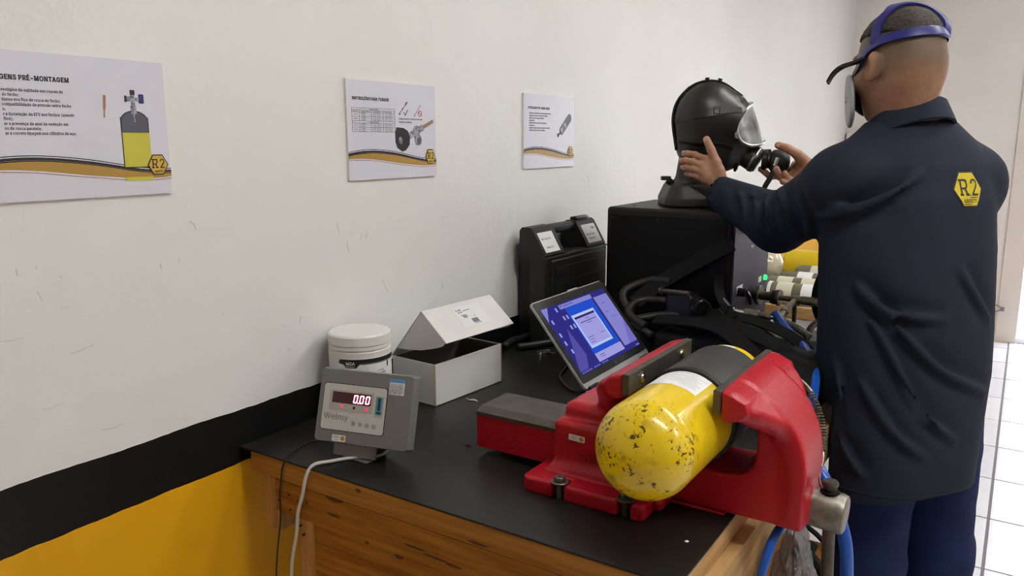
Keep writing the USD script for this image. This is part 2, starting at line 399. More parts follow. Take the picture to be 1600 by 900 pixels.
# ------------------------------------------------------------------ the room
X1, Y0, Y1 = 4.6, -3.0, 6.63
WALL = struct('wall_left', rbox((-0.15, Y0, -0.02), (0, Y1 + 0.15, CEIL), 0.001), M_WALL)
SCUFFS = [[(0.5550, 1.0538), (0.5708, 1.0522), (0.5884, 1.0553)], [(0.6429, 0.9931), (0.6619, 0.9903), (0.6775, 0.9931)], [(0.8313, 1.3149), (0.8384, 1.3098), (0.8414, 1.3006)], [(0.5102, 1.1692), (0.5254, 1.1678), (0.5430, 1.1679)], [(0.6059, 1.1289), (0.6240, 1.1310), (0.6428, 1.1361)], [(0.5429, 1.2699), (0.5436, 1.2614)], [(0.8463, 1.1924), (0.8531, 1.1948)], [(0.8807, 1.1380), (0.8866, 1.1429)], [(1.1797, 1.2799), (1.1822, 1.2592)], [(1.2184, 1.2612), (1.2236, 1.2510)], [(1.2445, 1.2376), (1.2532, 1.2523)], [(1.2057, 1.2403), (1.2100, 1.2148)], [(1.7729, 1.0704), (1.7790, 1.0386)], [(1.3137, 1.1389), (1.3317, 1.1061)], [(1.5296, 1.1018), (1.5343, 1.0830)], [(0.7893, 0.9689), (0.7914, 0.9634)], [(0.6025, 1.2519), (0.6050, 1.2486)], [(0.5703, 1.2700), (0.5709, 1.2680)], [(1.6532, 1.1244), (1.6589, 1.1219)], [(1.3722, 1.2719), (1.3766, 1.2700)], [(0.7681, 1.2489), (0.7708, 1.2397)], [(0.8047, 1.2541), (0.8026, 1.2443)], [(2.3099, 1.3367), (2.3239, 1.3236)], [(2.9840, 1.5493), (2.9981, 1.5398)], [(0.5992, 1.2030), (0.6116, 1.2018)], [(0.5681, 1.2338), (0.5738, 1.2183)], [(1.0673, 1.1002), (1.0631, 1.0876)], [(1.0173, 1.0940), (1.0280, 1.0853)], [(1.5345, 1.2647), (1.5605, 1.2658)], [(1.2715, 1.2547), (1.2627, 1.2414)], [(4.3024, 1.6858), (4.3391, 1.6841)], [(1.0299, 1.0413), (1.0378, 1.0368)]]
M_SCUFF = mk('scuff_grey', (.52, .51, .48), .8)
for i, q in enumerate(SCUFFS):
    w_ = .0006 + .0005 * ((i * 7) % 3)
    obj('scuff_mark', extrude(stroke(q, w_, False), .0003, frame((.0001, 0, 0), (0, 1, 0), (0, 0, 1))), M_SCUFF, WALL, False)
DX0, DX1, DZ = 1.255, 2.55, 2.21
bw = extrude(sbox(-0.15, -0.02, X1, CEIL).difference(sbox(DX0, -0.1, DX1, DZ)), 0.15, frame((0, Y1 + 0.15, 0), (1, 0, 0), (0, 0, 1)))
struct('wall_back', bw, M_WHITE, smooth=False)
struct('wall_right', rbox((X1, Y0, -0.02), (X1 + 0.15, Y1 + 0.15, CEIL), 0.001), M_WALL)
struct('wall_front', rbox((-0.15, Y0 - 0.15, -0.02), (X1 + 0.15, Y0, CEIL), 0.001), M_WALL)
struct('ceiling', rbox((-0.15, Y0 - 0.15, CEIL), (X1 + 0.15, Y1 + 0.15, CEIL + 0.12), 0.001), M_CEIL)
fl = thing('floor', None, None, (0, 0, 0)); stage.GetPrimAtPath(fl).SetCustomDataByKey('kind', 'structure')
obj('grout', rbox((-0.15, Y0 - 0.15, -0.08), (X1 + 0.15, Y1 + 0.15, -0.002), 0.001), M_GROUT, fl)
TS = 0.4335; OX, OY = 1.216 - 3 * TS, 2.958 - 14 * TS
k = 0
for i in range(-1, 11):
    for j in range(0, 23):
        x0, x1 = OX + i * TS + 0.004, OX + (i + 1) * TS - 0.004
        y0, y1 = OY + j * TS + 0.003, OY + (j + 1) * TS - 0.003
        x0, x1, y0, y1 = max(x0, 0.0), min(x1, X1), max(y0, Y0), min(y1, Y1)
        if x1 - x0 < 0.02 or y1 - y0 < 0.02: continue
        dz = RNG.uniform(-0.0006, 0.0006)
        obj('tile', hull([(a, b, z) for a, b, z in [(x0, y0, -0.01), (x1, y0, -0.01), (x0, y1, -0.01), (x1, y1, -0.01), (x0 + .0015, y0 + .0015, dz), (x1 - .0015, y0 + .0015, dz), (x0 + .0015, y1 - .0015, dz), (x1 - .0015, y1 - .0015, dz)]]), M_TILE[RNG.integers(3)], fl, smooth=False)
d1 = thing('door_1', None, None, (DX0, Y1, 0)); stage.GetPrimAtPath(d1).SetCustomDataByKey('kind', 'structure')
obj('jamb', rbox((DX0 - 0.13, Y1 - 0.016, 0), (DX0, Y1 + 0.0, DZ + 0.1), 0.003), M_TRIM, d1)
obj('jamb', rbox((DX1, Y1 - 0.016, 0), (DX1 + 0.13, Y1, DZ + 0.1), 0.003), M_TRIM, d1)
obj('head_casing', rbox((DX0, Y1 - 0.016, DZ), (DX1, Y1, DZ + 0.1), 0.003), M_TRIM, d1)
obj('threshold', rbox((DX0, Y1 - 0.0, -0.02), (DX1, Y1 + 0.15, 0.004), 0.002), M_GROUT, d1)
struct('yard_ground', rbox((-6, Y1 + 0.15, -0.3), (12, 24, -0.03), 0.01), M_YARD)
st = thing('brick_pile', 'small pile of reddish clay bricks on the bright yard past the doorway', 'bricks', (1.6, 9.0, -0.03))
for i in range(6):
    for r in range(3):
        x = 1.32 + i * 0.235 + (0.1 if r % 2 else 0); obj('brick', rbox((x, 8.6 + 0.01 * (i % 2), -0.03 + r * 0.1), (x + 0.22, 8.72 + 0.01 * (i % 2), 0.065 + r * 0.1), 0.006, 1), M_BRICK, st, smooth=False)
# small fittings on the far walls
cp = thing('wall_conduit', 'thin pale vertical conduit high on the far wall above the man', 'conduit', (0.40, Y1, 1.9))
obj('channel', rbox((0.405, Y1 - 0.02, 1.75), (0.465, Y1, CEIL), 0.004), M_TRIM, cp); obj('bead', rbox((0.452, Y1 - 0.026, 1.75), (0.47, Y1, CEIL), 0.003), M_WHITE, cp)
pb = thing('wall_cabinet', 'flat beige metal cabinet on the far wall behind the filter disc', 'cabinet', (0.2, Y1, 1.0))
obj('body', rbox((0.012, Y1 - 0.09, 0.86), (0.34, Y1, 1.515), 0.006), M_TRIM, pb); obj('door', rbox((0.03, Y1 - 0.102, 0.88), (0.322, Y1 - 0.088, 1.44), 0.004), M_TRIM, pb); obj('knob', cyl((0.30, Y1 - 0.12, 1.2), (0.30, Y1 - 0.1, 1.2), 0.012), M_GROUT, pb)
wl = thing('wire_hook', 'small dark wire loop sticking out low on the far wall', 'wire', (1.1, Y1, 0.26))
obj('wire', tube([(1.02, Y1, 0.275), (1.10, Y1 - 0.03, 0.278), (1.145, Y1 - 0.04, 0.25), (1.10, Y1 - 0.03, 0.222), (1.02, Y1, 0.225)], 0.004, 6, 24), M_GROUT, wl)
obj('tip', cyl((1.14, Y1 - 0.05, 0.25), (1.165, Y1 - 0.05, 0.25), 0.016, n=10), M_GROUT, wl)
for (lx, ly, a, b) in LAMPS:
    L = thing('ceiling_light', 'white surface mounted fluorescent ceiling light with a glowing diffuser', 'lamp', (lx, ly, CEIL), group='ceiling lights')
    obj('housing', rbox((lx - a / 2 - 0.03, ly - b / 2 - 0.03, CEIL - 0.05), (lx + a / 2 + 0.03, ly + b / 2 + 0.03, CEIL - 0.0005), 0.006), M_LAMPBODY, L)
    obj('diffuser', rbox((lx - a / 2, ly - b / 2, CEIL - 0.075), (lx + a / 2, ly + b / 2, CEIL - 0.051), 0.008), M_LAMP, L)

# ------------------------------------------------------------------ the work bench
BZ, BX, BY0, BY1 = 0.88, 0.882, 0.90, 2.46
bench = thing('work_bench', 'pine work bench with a black rubber top along the painted wall', 'workbench', (0.44, 1.7, 0))
obj('rubber_top', rbox((0.004, BY0 - 0.002, BZ - 0.004), (BX + 0.002, BY1, BZ), 0.0012), M_MAT, bench, label='black rubber sheet covering the bench top')
obj('top_board', rbox((0.006, BY0 + 0.022, 0.838), (BX - 0.022, BY1, BZ - 0.004), 0.002), M_WOOD2, bench)
obj('front_fascia', rbox((0.030, BY0, 0.836), (BX, BY0 + 0.022, BZ - 0.004), 0.003), M_WOOD2, bench)
obj('front_apron', rbox((0.094, BY0 + 0.001, 0.772), (BX - 0.001, BY0 + 0.022, 0.836), 0.002), M_WOOD, bench)
obj('front_panel', rbox((0.19, BY0 + 0.003, 0.25), (BX - 0.003, BY0 + 0.02, 0.772), 0.002), M_WOOD, bench)
obj('corner_block', rbox((0.050, BY0 + 0.012, 0.725), (0.094, BY0 + 0.055, 0.836), 0.003), M_WOODL, bench)
obj('side_fascia', rbox((BX - 0.022, BY0 + 0.022, 0.836), (BX, BY1, BZ - 0.004), 0.003), M_WOOD3, bench)
obj('side_apron', rbox((BX - 0.002, BY0 + 0.0, 0.752), (BX + 0.02, BY1, 0.838), 0.003), M_WOOD3, bench)
for (x, y) in ((0.147, BY0 + 0.004), (0.80, BY0 + 0.024), (0.147, BY1 - 0.06), (0.80, BY1 - 0.06)):
    obj('leg', rbox((x, y, 0), (x + 0.045, y + 0.05, 0.838 if x > 0.5 else 0.772), 0.003), M_WOODL, bench)
obj('lower_shelf', rbox((0.05, BY0 + 0.06, 0.18), (BX - 0.03, BY1 - 0.02, 0.205), 0.003), M_WOOD, bench)
for (x, z) in ((0.132, 0.812), (0.134, 0.783), (0.103, 0.795), (0.158, 0.758), (0.165, 0.742)):
    obj('nail_hole', cyl((x, BY0 + 0.0052 if z < 0.772 else BY0 + 0.0022, z), (x, BY0 - 0.0003, z), 0.0022, n=8), M_MAT, bench)
M_KNOT = mk('pine_knot', (.085, .030, .008), .7)
for x, z, a, b, y in ((.250, .8335, .020, .0042, 0), (.2465, .803, .015, .0028, .001), (.310, .866, .006, .0035, 0), (.1785, .8085, .0035, .0035, .001), (.158, .806, .006, .002, .001), (.432, .797, .022, .0020, .001), (.475, .7915, .026, .0022, .001), (.512, .789, .016, .0028, .001), (.325, .774, .004, .003, .001), (.395, .768, .010, .004, .003), (.560, .842, .020, .0022, 0), (.70, .80, .018, .002, .001)):
    obj('knot', hull([(x + a * math.cos(t) * (1 + .15 * math.sin(3 * t)), BY0 + y - d, z + b * math.sin(t)) for t in np.linspace(0, 2 * PI, 14, endpoint=False) for d in (-.001, .0003)]), M_KNOT, bench, False)
side = thing('side_table', 'grey topped table behind the bench carrying the stacked gas cylinders', 'table', (0.6, 3.0, 0))
obj('table_top', rbox((0.006, BY1 + 0.004, 0.815), (1.0, 3.72, 0.842), 0.004), M_GREYTOP, side)
for (x, y) in ((0.03, 2.5), (0.92, 2.5), (0.03, 3.6), (0.92, 3.6)): obj('leg', rbox((x, y, 0), (x + 0.05, y + 0.05, 0.816), 0.003), M_WOODL, side)

# ------------------------------------------------------------------ posters
M_BOARD = mk('poster_board', (0.645, 0.64, 0.71), 0.25, specular_ior_level=0.4)
M_EDGE = mk('poster_edge', (0.80, 0.80, 0.80), 0.5)
M_INK = mk('print_black', (0.012, 0.011, 0.012), 0.45)
M_GREYINK = mk('print_grey', (0.12, 0.12, 0.13), 0.45)
M_TAN = mk('print_tan', (0.40, 0.235, 0.045), 0.4)
M_TAN2 = mk('print_tan_thin', (0.36, 0.16, 0.06), 0.4)
M_LOGO = mk('print_logo_gold', (0.60, 0.39, 0.05), 0.4)
M_PYEL = mk('print_yellow', (0.55, 0.50, 0.06), 0.4)
M_PSLATE = mk('print_slate', (0.085, 0.09, 0.12), 0.4)
M_PSTEEL = mk('print_steel', (0.36, 0.37, 0.42), 0.4, noise=(160, (0.12, 0.12, 0.15), 0.42, 0.6))
M_PBLUE = mk('print_blue', (0.03, 0.03, 0.16), 0.4)
M_PRED = mk('print_red', (0.55, 0.05, 0.08), 0.4)
M_PBROWN = mk('print_copper', (0.33, 0.17, 0.10), 0.4)
M_PWHITE = mk('print_white', (0.86, 0.85, 0.84), 0.4)
def hexagon(w, h=None):
    h = h or w * 0.88
    return Polygon([(-w / 2, 0), (-w / 4.2, h / 2), (w / 4.2, h / 2), (w / 2, 0), (w / 4.2, -h / 2), (-w / 4.2, -h / 2)])
def logo(parent, M, w, h=None, face=M_LOGO, d=0.0004, bar=False):
    h = h or w * 0.88
    hx = hexagon(w, h)
    obj('logo_border', decal(hx, M, d), M_INK, parent, False)
    obj('logo_face', decal(hx.buffer(-w * 0.045), M, d * 2), face, parent, False)
    t = text_shape('R2', 1, slab=True); x0, y0, x1, y1 = t.bounds
    t = affinity.scale(put(t, -(x0 + x1) / 2, -(y0 + y1) / 2), w * 0.60 / (x1 - x0), h * 0.46 / (y1 - y0), origin=(0, 0))
    s = text_shape('SAFETY', 1, True, True); x0, y0, x1, y1 = s.bounds
    s = affinity.scale(put(s, -(x0 + x1) / 2, -(y0 + y1) / 2), w * 0.40 / (x1 - x0), h * 0.11 / (y1 - y0), origin=(0, 0))
    g = shapely.union_all([put(t, 0, h * 0.06), put(s, 0, -h * 0.33)] + ([sbox(-w * .02, -h * .255, w * .25, -h * .235), sbox(-w * .22, -h * .43, w * .1, -h * .41)] if bar else []))
    obj('logo_lettering', decal(g, M, d * 3), M_INK, parent, False)
def band(fx, f0, f1, n=40):
    xs = np.linspace(fx[0], fx[1], n); return Polygon(list(zip(xs, f0(xs))) + list(zip(xs[::-1], f1(xs[::-1]))))
def swoosh(parent, M, W, dy=0.0):
    from scipy.interpolate import CubicSpline
    x = np.array([0, .14, .28, .45, .62, .80, .92, 1.0]) * W
    top = CubicSpline(x, np.array([.0570, .0620, .0628, .0590, .0520, .0430, .0395, .0390]) + dy)
    bot = CubicSpline(x, np.array([.0455, .0460, .0435, .0375, .0320, .0272, .0268, .0285]) + dy)
    off = lambda c, o, s=0.0: (lambda t: c(t) + o + s * t / W)
    obj('swoosh_line', decal(band((0, W), off(top, .0030), off(top, .0017)), M), M_INK, parent, False)
    obj('swoosh_stripe', decal(band((0, W), off(top, 0), off(top, -.0042, .001)), M), M_INK, parent, False)
    obj('swoosh_band', decal(band((0, W), off(top, -.0050, .001), bot), M), M_TAN, parent, False)
    obj('swoosh_line', decal(band((0, W), off(top, -.0046, .001), off(top, -.0060, .0012)), M), M_INK, parent, False)
    obj('swoosh_underline', decal(band((0, W), off(bot, -.0027), off(bot, -.0037)), M), M_TAN2, parent, False)
def poster(y0, z0, tilt, label):
    W, H = 0.2955, 0.2125
    M = frame((0.0055, y0, z0), (0, math.cos(tilt), math.sin(tilt)), (0, -math.sin(tilt), math.cos(tilt)))
    P = thing('wall_poster', label, 'poster', (0.003, y0 + W / 2, z0 + H / 2))
    obj('board', extrude(rrect(0, 0, W, H, 0.0015, 3), 0.0050, M @ trimesh.transformations.translation_matrix((0, 0, -0.0052))), M_EDGE, P, False)
    obj('printed_sheet', extrude(rrect(0.0006, 0.0006, W - 0.0006, H - 0.0006, 0.0015, 3), 0.0005, M @ trimesh.transformations.translation_matrix((0, 0, -0.0004))), M_BOARD, P, False)
    return P, M, W
# first poster (its left part lies outside the picture)
P, M, W = poster(0.5035, 1.3662, 0.0, 'white poster with a yellow cut-away cylinder, nearest on the wall')
Y = lambda y: y - 0.5035
Z = lambda z: z - 1.3662
swoosh(P, M, W)
obj('heading', decal(put(text_shape('GENS PRÉ-MONTAGEM', 0.0063, 2.5, True, width=0.0955), Y(0.5483), Z(1.5378)), M), M_INK, P, False)
T1 = ['vestígios de sujidade nas roscas do', ' do fecho;', 'danos nos fios de rosca do fecho;', 'compatibilidade de pressão entre fecho', 'o;', 'r a instalação de EFV nos fechos (quando', 'fios);', 'ar a presença de anel de vedação em', 'os de rosca paralela;', 'ar a correta tipagem nos cilindros de aço.']
shp = lines_shape(T1, 0.0040, 0.00670, slab=True, tol=1.1, bold=True); x0, _, x1, _ = shp.bounds
obj('body_text', decal(put(affinity.scale(shp, 0.0995 / (x1 - x0), 1, origin=(x0, 0)), Y(0.5475) - x0, Z(1.5218)), M), M_INK, P, False)
cx = 0.7415; cw = 0.0475
cylb = sbox(Y(cx - cw / 2), Z(1.3896), Y(cx + cw / 2), Z(1.4895)).union(affinity.scale(Point(Y(cx), Z(1.4830)).buffer(cw / 2, quad_segs=12), 1, .72))
obj('cylinder_outline', decal(cylb.intersection(sbox(0, Z(1.41), 1, 1)), M, .0005), M_INK, P, False)
obj('cylinder_inside', decal(cylb.buffer(-.0016).intersection(sbox(0, Z(1.4655), 1, 1)), M, .0008), M_PSLATE, P, False)
obj('cylinder_body', decal(sbox(Y(cx - cw / 2 + .0014), Z(1.4115), Y(cx + cw / 2), Z(1.4660)), M, .0008), M_PYEL, P, False)
obj('cylinder_foot', decal(sbox(Y(cx - cw / 2), Z(1.3895), Y(cx + cw / 2), Z(1.3955)), M, .0008), M_PYEL, P, False)
obj('valve_body', decal(shapely.union_all([sbox(Y(cx - .0045), Z(1.495), Y(cx + .0045), Z(1.508)), sbox(Y(cx - .003), Z(1.505), Y(cx + .003), Z(1.526)), sbox(Y(cx - .0125), Z(1.5145), Y(cx - .003), Z(1.522)), sbox(Y(cx), Z(1.5162), Y(cx + .012), Z(1.5205)), sbox(Y(cx - .0012), Z(1.482), Y(cx + .0012), Z(1.496))]), M, .0011), M_PSTEEL, P, False)
obj('valve_knob', decal(rrect(Y(cx + .010), Z(1.5118), Y(cx + .0185), Z(1.5262), .002), M, .0012), M_PBLUE, P, False)
obj('valve_cap', decal(shapely.union_all([sbox(Y(cx - .0036), Z(1.5245), Y(cx + .0036), Z(1.532)), sbox(Y(cx - .0135), Z(1.5135), Y(cx - .0105), Z(1.523))]), M, .0013), M_INK, P, False)
obj('pin_print', decal(stroke([(Y(.6925), Z(1.488)), (Y(.6938), Z(1.503))], .0022), M, .0005), M_PBROWN, P, False)
obj('pin_print', decal(stroke([(Y(.6938), Z(1.502)), (Y(.6955), Z(1.5205))], .0042, False), M, .0006), M_PBROWN, P, False)
logo(P, M @ trimesh.transformations.translation_matrix((Y(.7757), Z(1.4141), 0.0009)), 0.0375)
# second poster
P, M, W = poster(1.2155, 1.3687, 0.0, 'white poster with a torque table and a black valve, second on the wall')
Y = lambda y: y - 1.2155
Z = lambda z: z - 1.3687
swoosh(P, M, W)
obj('heading', decal(put(text_shape('INSTRUÇÕES PARA TORQUE', 0.0058, 2.5, True, width=0.116), Y(1.2308), Z(1.5390)), M), M_INK, P, False)
tl, tr, tb, tt = Y(1.2297), Y(1.3648), Z(1.4720), Z(1.5220)
ry = [tt - 0.05 * k / 11 for k in range(12)]
cxs = [tl, Y(1.2523), Y(1.2887), Y(1.3267), tr]
ls = [stroke([(tl, y), (tr, y)], .0007) for y in (ry[0], ry[1], ry[2], ry[6], ry[7], ry[11], ry[4], ry[9])] + [stroke([(cxs[1], y), (tr, y)], .0004) for y in (ry[3], ry[5], ry[8], ry[10])]
ls += [stroke([(tl, tb), (tl, tt)], .0007), stroke([(tr, tb), (tr, tt)], .0007)] + [stroke([(c, ry[1]), (c, ry[6])], .0006) for c in cxs[1:4]] + [stroke([(c, ry[7]), (c, ry[11])], .0006) for c in cxs[1:4]]
obj('torque_table', decal(shapely.union_all(ls), M), M_INK, P, False)
cells = [put(text_shape('Rosca Cônica', .0026, width=.026, tol=1.6), Y(1.285), ry[1] + .0008), put(text_shape('Rosca Paralela', .0026, width=.028, tol=1.6), Y(1.284), ry[7] + .0008)]
for c, w_, t in ((0, .015, 'Norma'), (1, .028, 'Diâmetro'), (2, .024, 'Torque Mín'), (3, .024, 'Torque Máx')): cells.append(put(text_shape(t, .0025, width=w_, tol=1.6), cxs[c] + .004, ry[2] + .0009))
for r in (3, 5, 8, 10): cells.append(put(text_shape('ISO', .0026, width=.012, tol=1.6), cxs[0] + .005, ry[r] - .001))
for r in (2, 3, 4, 5, 7, 8, 9, 10):
    for c, w_ in ((1, .012), (2, .024), (3, .024)): cells.append(put(text_shape('00 Nm', .0021, width=w_, tol=1.8), cxs[c] + .006, ry[r + 1] + .0010))
obj('table_print', decal(shapely.union_all(cells), M), M_GREYINK, P, False)
obj('torque_wrench_print', decal(shapely.union_all([stroke([(Y(1.3794), Z(1.511)), (Y(1.3825), Z(1.5140))], .0042), stroke([(Y(1.381), Z(1.513)), (Y(1.4084), Z(1.5396))], .0018), stroke([(Y(1.402), Z(1.5335)), (Y(1.4084), Z(1.5396))], .0042), stroke([(Y(1.391), Z(1.5225)), (Y(1.3935), Z(1.525))], .0036)]), M), M_GREYINK, P, False)
obj('check_mark', decal(stroke([(Y(1.3955), Z(1.5165)), (Y(1.4010), Z(1.5098)), (Y(1.4097), Z(1.5227))], .0026), M), M_GREYINK, P, False)
obj('spanner_print', decal(shapely.union_all([stroke([(Y(1.4335), Z(1.5105)), (Y(1.4535), Z(1.532))], .0018), Point(Y(1.4325), Z(1.510)).buffer(.0030).difference(Point(Y(1.4310), Z(1.5082)).buffer(.0018)), Point(Y(1.4545), Z(1.533)).buffer(.0030).difference(Point(Y(1.456), Z(1.5348)).buffer(.0018))]), M), M_PSTEEL, P, False)
obj('prohibition_sign', decal(Point(Y(1.453), Z(1.515)).buffer(.0072).difference(Point(Y(1.453), Z(1.515)).buffer(.0055)).union(stroke([(Y(1.4485), Z(1.5195)), (Y(1.4575), Z(1.5105))], .0017)), M), M_PRED, P, False)
obj('caption', decal(put(affinity.scale(lines_shape(['O torque deverá ser aplicado apenas por', 'torquímetro calibrado.'], .0034, .0070, slab=True, bold=True, tol=1.3), .80, 1, origin=(0, 0)), Y(1.3781), Z(1.5003)), M), M_GREYINK, P, False)
obj('valve_stem', decal(shapely.union_all([stroke([(Y(1.4440), Z(1.4765)), (Y(1.5010), Z(1.4990))], .0085)]), M, .0005), M_PBROWN, P, False)
obj('valve_metal', decal(shapely.union_all([Point(Y(1.4385), Z(1.475)).buffer(.0125), stroke([(Y(1.410), Z(1.462)), (Y(1.462), Z(1.484))], .0150), Point(Y(1.4445), Z(1.4545)).buffer(.0125), stroke([(Y(1.436), Z(1.472)), (Y(1.4440), Z(1.455))], .020)]), M, .0008), M_PSTEEL, P, False)
obj('valve_port', decal(affinity.scale(Point(Y(1.4470), Z(1.4525)).buffer(.0082), .85, 1.05), M, .0011), M_PSLATE, P, False)
kn = Polygon([(Y(1.3665), Z(1.4500)), (Y(1.3660), Z(1.4700)), (Y(1.3705), Z(1.4812)), (Y(1.3920), Z(1.4800)), (Y(1.4060), Z(1.4740)), (Y(1.4130), Z(1.4600)), (Y(1.4110), Z(1.4440)), (Y(1.3990), Z(1.4330)), (Y(1.3870), Z(1.4300)), (Y(1.3720), Z(1.4380))]).buffer(.0015)
obj('valve_knob', decal(kn, M, .0011), M_INK, P, False)
obj('knob_disc', decal(affinity.rotate(affinity.scale(Point(Y(1.3815), Z(1.4535)).buffer(.0085), .72, 1.0), 15), M, .0014), M_PSTEEL, P, False)
logo(P, M @ trimesh.transformations.translation_matrix((Y(1.4878), Z(1.4158), 0.0009)), 0.0375, 0.0345)
# third poster
P, M, W = poster(1.9080, 1.3735, 0.0, 'white poster with a slanted grey cylinder print, furthest along the wall')
Y = lambda y: y - 1.9080
Z = lambda z: z - 1.3735
swoosh(P, M, W, -0.003)
obj('heading', decal(put(text_shape('ATIVIDADES PÓS-MONTAGEM', 0.0058, 2.5, True, width=0.121), Y(1.9300), Z(1.5432)), M), M_INK, P, False)
T3 = ['Verificar vazamentos na conexão cilindro fecho;', 'utilizando de spray de espuma de sabão;', 'Aplicar torque de aperto quando', 'necessário;', 'Realizar abertura do fecho lentamente', 'pressurizar;', 'Aguardar pausa e observar quanto vazamento;', 'Verificar aferição do selo e cilindro.']
shp = lines_shape(T3, 0.0040, 0.00690, bold=True, tol=1.5); x0, _, x1, _ = shp.bounds
obj('body_text', decal(put(affinity.scale(shp, 0.121 / (x1 - x0), 1, origin=(x0, 0)), Y(1.9373) - x0, Z(1.5292)), M), M_GREYINK, P, False)
ax0, ax1 = (Y(2.1240), Z(1.4830)), (Y(2.1720), Z(1.5210))
obj('cylinder_print', decal(stroke([ax0, ax1], .0260, False), M, .0005), M_PSLATE, P, False)
obj('cylinder_band', decal(stroke([(Y(2.139), Z(1.4950)), (Y(2.150), Z(1.5035))], .0150), M, .0008), M_PSTEEL, P, False)
obj('cylinder_window', decal(stroke([(Y(2.121), Z(1.4805)), (Y(2.132), Z(1.4890))], .0150), M, .0008), M_PSTEEL, P, False)
obj('valve_print', decal(shapely.union_all([stroke([(Y(2.1030), Z(1.4680)), (Y(2.119), Z(1.4790))], .0050), stroke([(Y(2.1005), Z(1.4740)), (Y(2.1045), Z(1.4640))], .0075)]), M, .0008), M_INK, P, False)
logo(P, M @ trimesh.transformations.translation_matrix((Y(2.1800), Z(1.4190), 0.0009)), 0.0350, 0.0330)
# ------------------------------------------------------------------ materials of the things on the bench
M_SGREY = mk('scale_grey', (0.165, 0.16, 0.152), 0.42, bump=(180, 0.0003))
M_SPANEL = mk('scale_panel', (0.52, 0.52, 0.485), 0.35)
M_SPANEL2 = mk('scale_panel_dark', (0.42, 0.39, 0.35), 0.3)
M_DISPRED = mk('display_window', (0.05, 0.004, 0.006), 0.15)
M_LED = emit('led_digits', (1.0, 0.16, 0.26), 5.0)
M_LEDR = emit('led_red', (1.0, 0.01, 0.05), 1.6)
M_TEAL = mk('seal_teal', (0.05, 0.24, 0.33), 0.4)
M_STKBLUE = mk('sticker_blue', (0.09, 0.32, 0.66), 0.4)
M_PAPER = mk('white_paper', (0.76, 0.76, 0.75), 0.6)
M_ORANGE = mk('sticker_orange', (0.50, 0.24, 0.04), 0.5)
M_PLWHITE = mk('white_plastic', (0.72, 0.71, 0.67), 0.4)
M_CARD = mk('white_card', (0.66, 0.655, 0.63), 0.6, noise=(6, (0.63, 0.62, 0.59), 0.4, 0.7))
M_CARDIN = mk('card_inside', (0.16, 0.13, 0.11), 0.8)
M_CARDEDGE = mk('card_cut_edge', (0.50, 0.40, 0.28), 0.8)
M_BLK = mk('black_plastic', (0.008, 0.008, 0.0085), 0.45, bump=(300, 0.0003))
M_BLKS = mk('black_satin', (0.010, 0.010, 0.0105), 0.33, specular_ior_level=.4)
M_BLKM = mk('black_matt', (0.006, 0.006, 0.0065), 0.75, specular_ior_level=.2)
M_RUB = mk('black_rubber', (0.008, 0.008, 0.0088), 0.5, bump=(60, 0.0006))
M_WEB = mk('black_webbing', (0.0075, 0.0075, 0.008), 0.8, bump=(400, 0.0004), specular_ior_level=.2)
M_SILV = mk('laptop_silver', (0.42, 0.42, 0.43), 0.4, 0.25)
M_STEEL = mk('steel', (0.30, 0.28, 0.24), 0.45, 1.0, noise=(55, (0.17, 0.15, 0.12), 0.42, 0.66))
M_CHROME = mk('chrome', (0.75, 0.75, 0.74), 0.14, 1.0)
M_DSTEEL = mk('dark_steel', (0.115, 0.10, 0.085), 0.42, 0.7, noise=(30, (0.075, 0.064, 0.052), 0.4, 0.7, (1, 1, 1)))
M_BRASS = mk('aged_brass', (0.22, 0.19, 0.13), 0.4, 0.8, noise=(50, (0.32, 0.29, 0.24), 0.45, 0.7))
M_RED = mk('vise_red', (0.42, 0.006, 0.016), 0.27, bump=(300, 0.0007, 2.0), specular_ior_level=0.38)
M_REDMARK = mk('cast_mark', (0.20, 0.004, 0.008), 0.3)
M_BOXPURP = mk('console_front', (0.048, 0.036, 0.062), 0.55, noise=(6, (0.055, 0.042, 0.070), 0.4, 0.7), specular_ior_level=0.2)
M_GREENL = emit('green_lamp', (0.05, 0.9, 0.25), 0.9)
M_CABLEW = mk('white_cable', (0.58, 0.56, 0.50), 0.45)
M_BLUEH = mk('blue_hose', (0.010, 0.085, 0.42), 0.25)

def T3(x, y, z): return trimesh.transformations.translation_matrix((x, y, z))
def rect_frame(o, a, t):
    u = V(math.cos(a), math.sin(a), 0); n0 = V(math.sin(a), -math.cos(a), 0)
    return frame(o, u, V(0, 0, 1) * math.cos(t) - n0 * math.sin(t))
def rr(M, x0, y0, x1, y1, r, z0, z1): return extrude(rrect(x0, y0, x1, y1, r, 4), z1 - z0, M @ T3(0, 0, z0))

# ------------------------------------------------------------------ weighing indicator
M = rect_frame((.161, .94, .912), .249, .304)
S = thing('weighing_indicator', 'grey tilted weighing indicator with red lit digits, at the bench corner', 'scale display', (0.25, 0.97, BZ))
W, H, D = .1905, .1345, .05
oc = [(0.004, 0), (W - .004, 0), (W, .004), (W, H - .004), (W - .004, H), (0.004, H), (0, H - .004), (0, .004)]
back = [(x * .86 + W * .07, y * .80 + H * .10) for x, y in oc]
mid = oc
body = hull([(*p, 0.0) for p in [(x * .982 + W * .009, y * .976 + H * .012) for x, y in oc]] + [(*p, -.006) for p in oc] + [(*p, -.026) for p in oc] + [(*p, -D) for p in back])
obj('body', xf(body, M), M_SGREY, S, 25)
obj('bezel', rr(M, .0105, .0225, .1405, .1080, .006, -.002, .0006), M_BLKM, S, False)
obj('front_panel', rr(M, .0115, .0235, .1395, .1070, .0055, -.001, .0012), M_SPANEL, S, False)
obj('display_field', rr(M, .0250, .0585, .1148, .0960, .001, .0, .0016), M_SPANEL2, S, False)
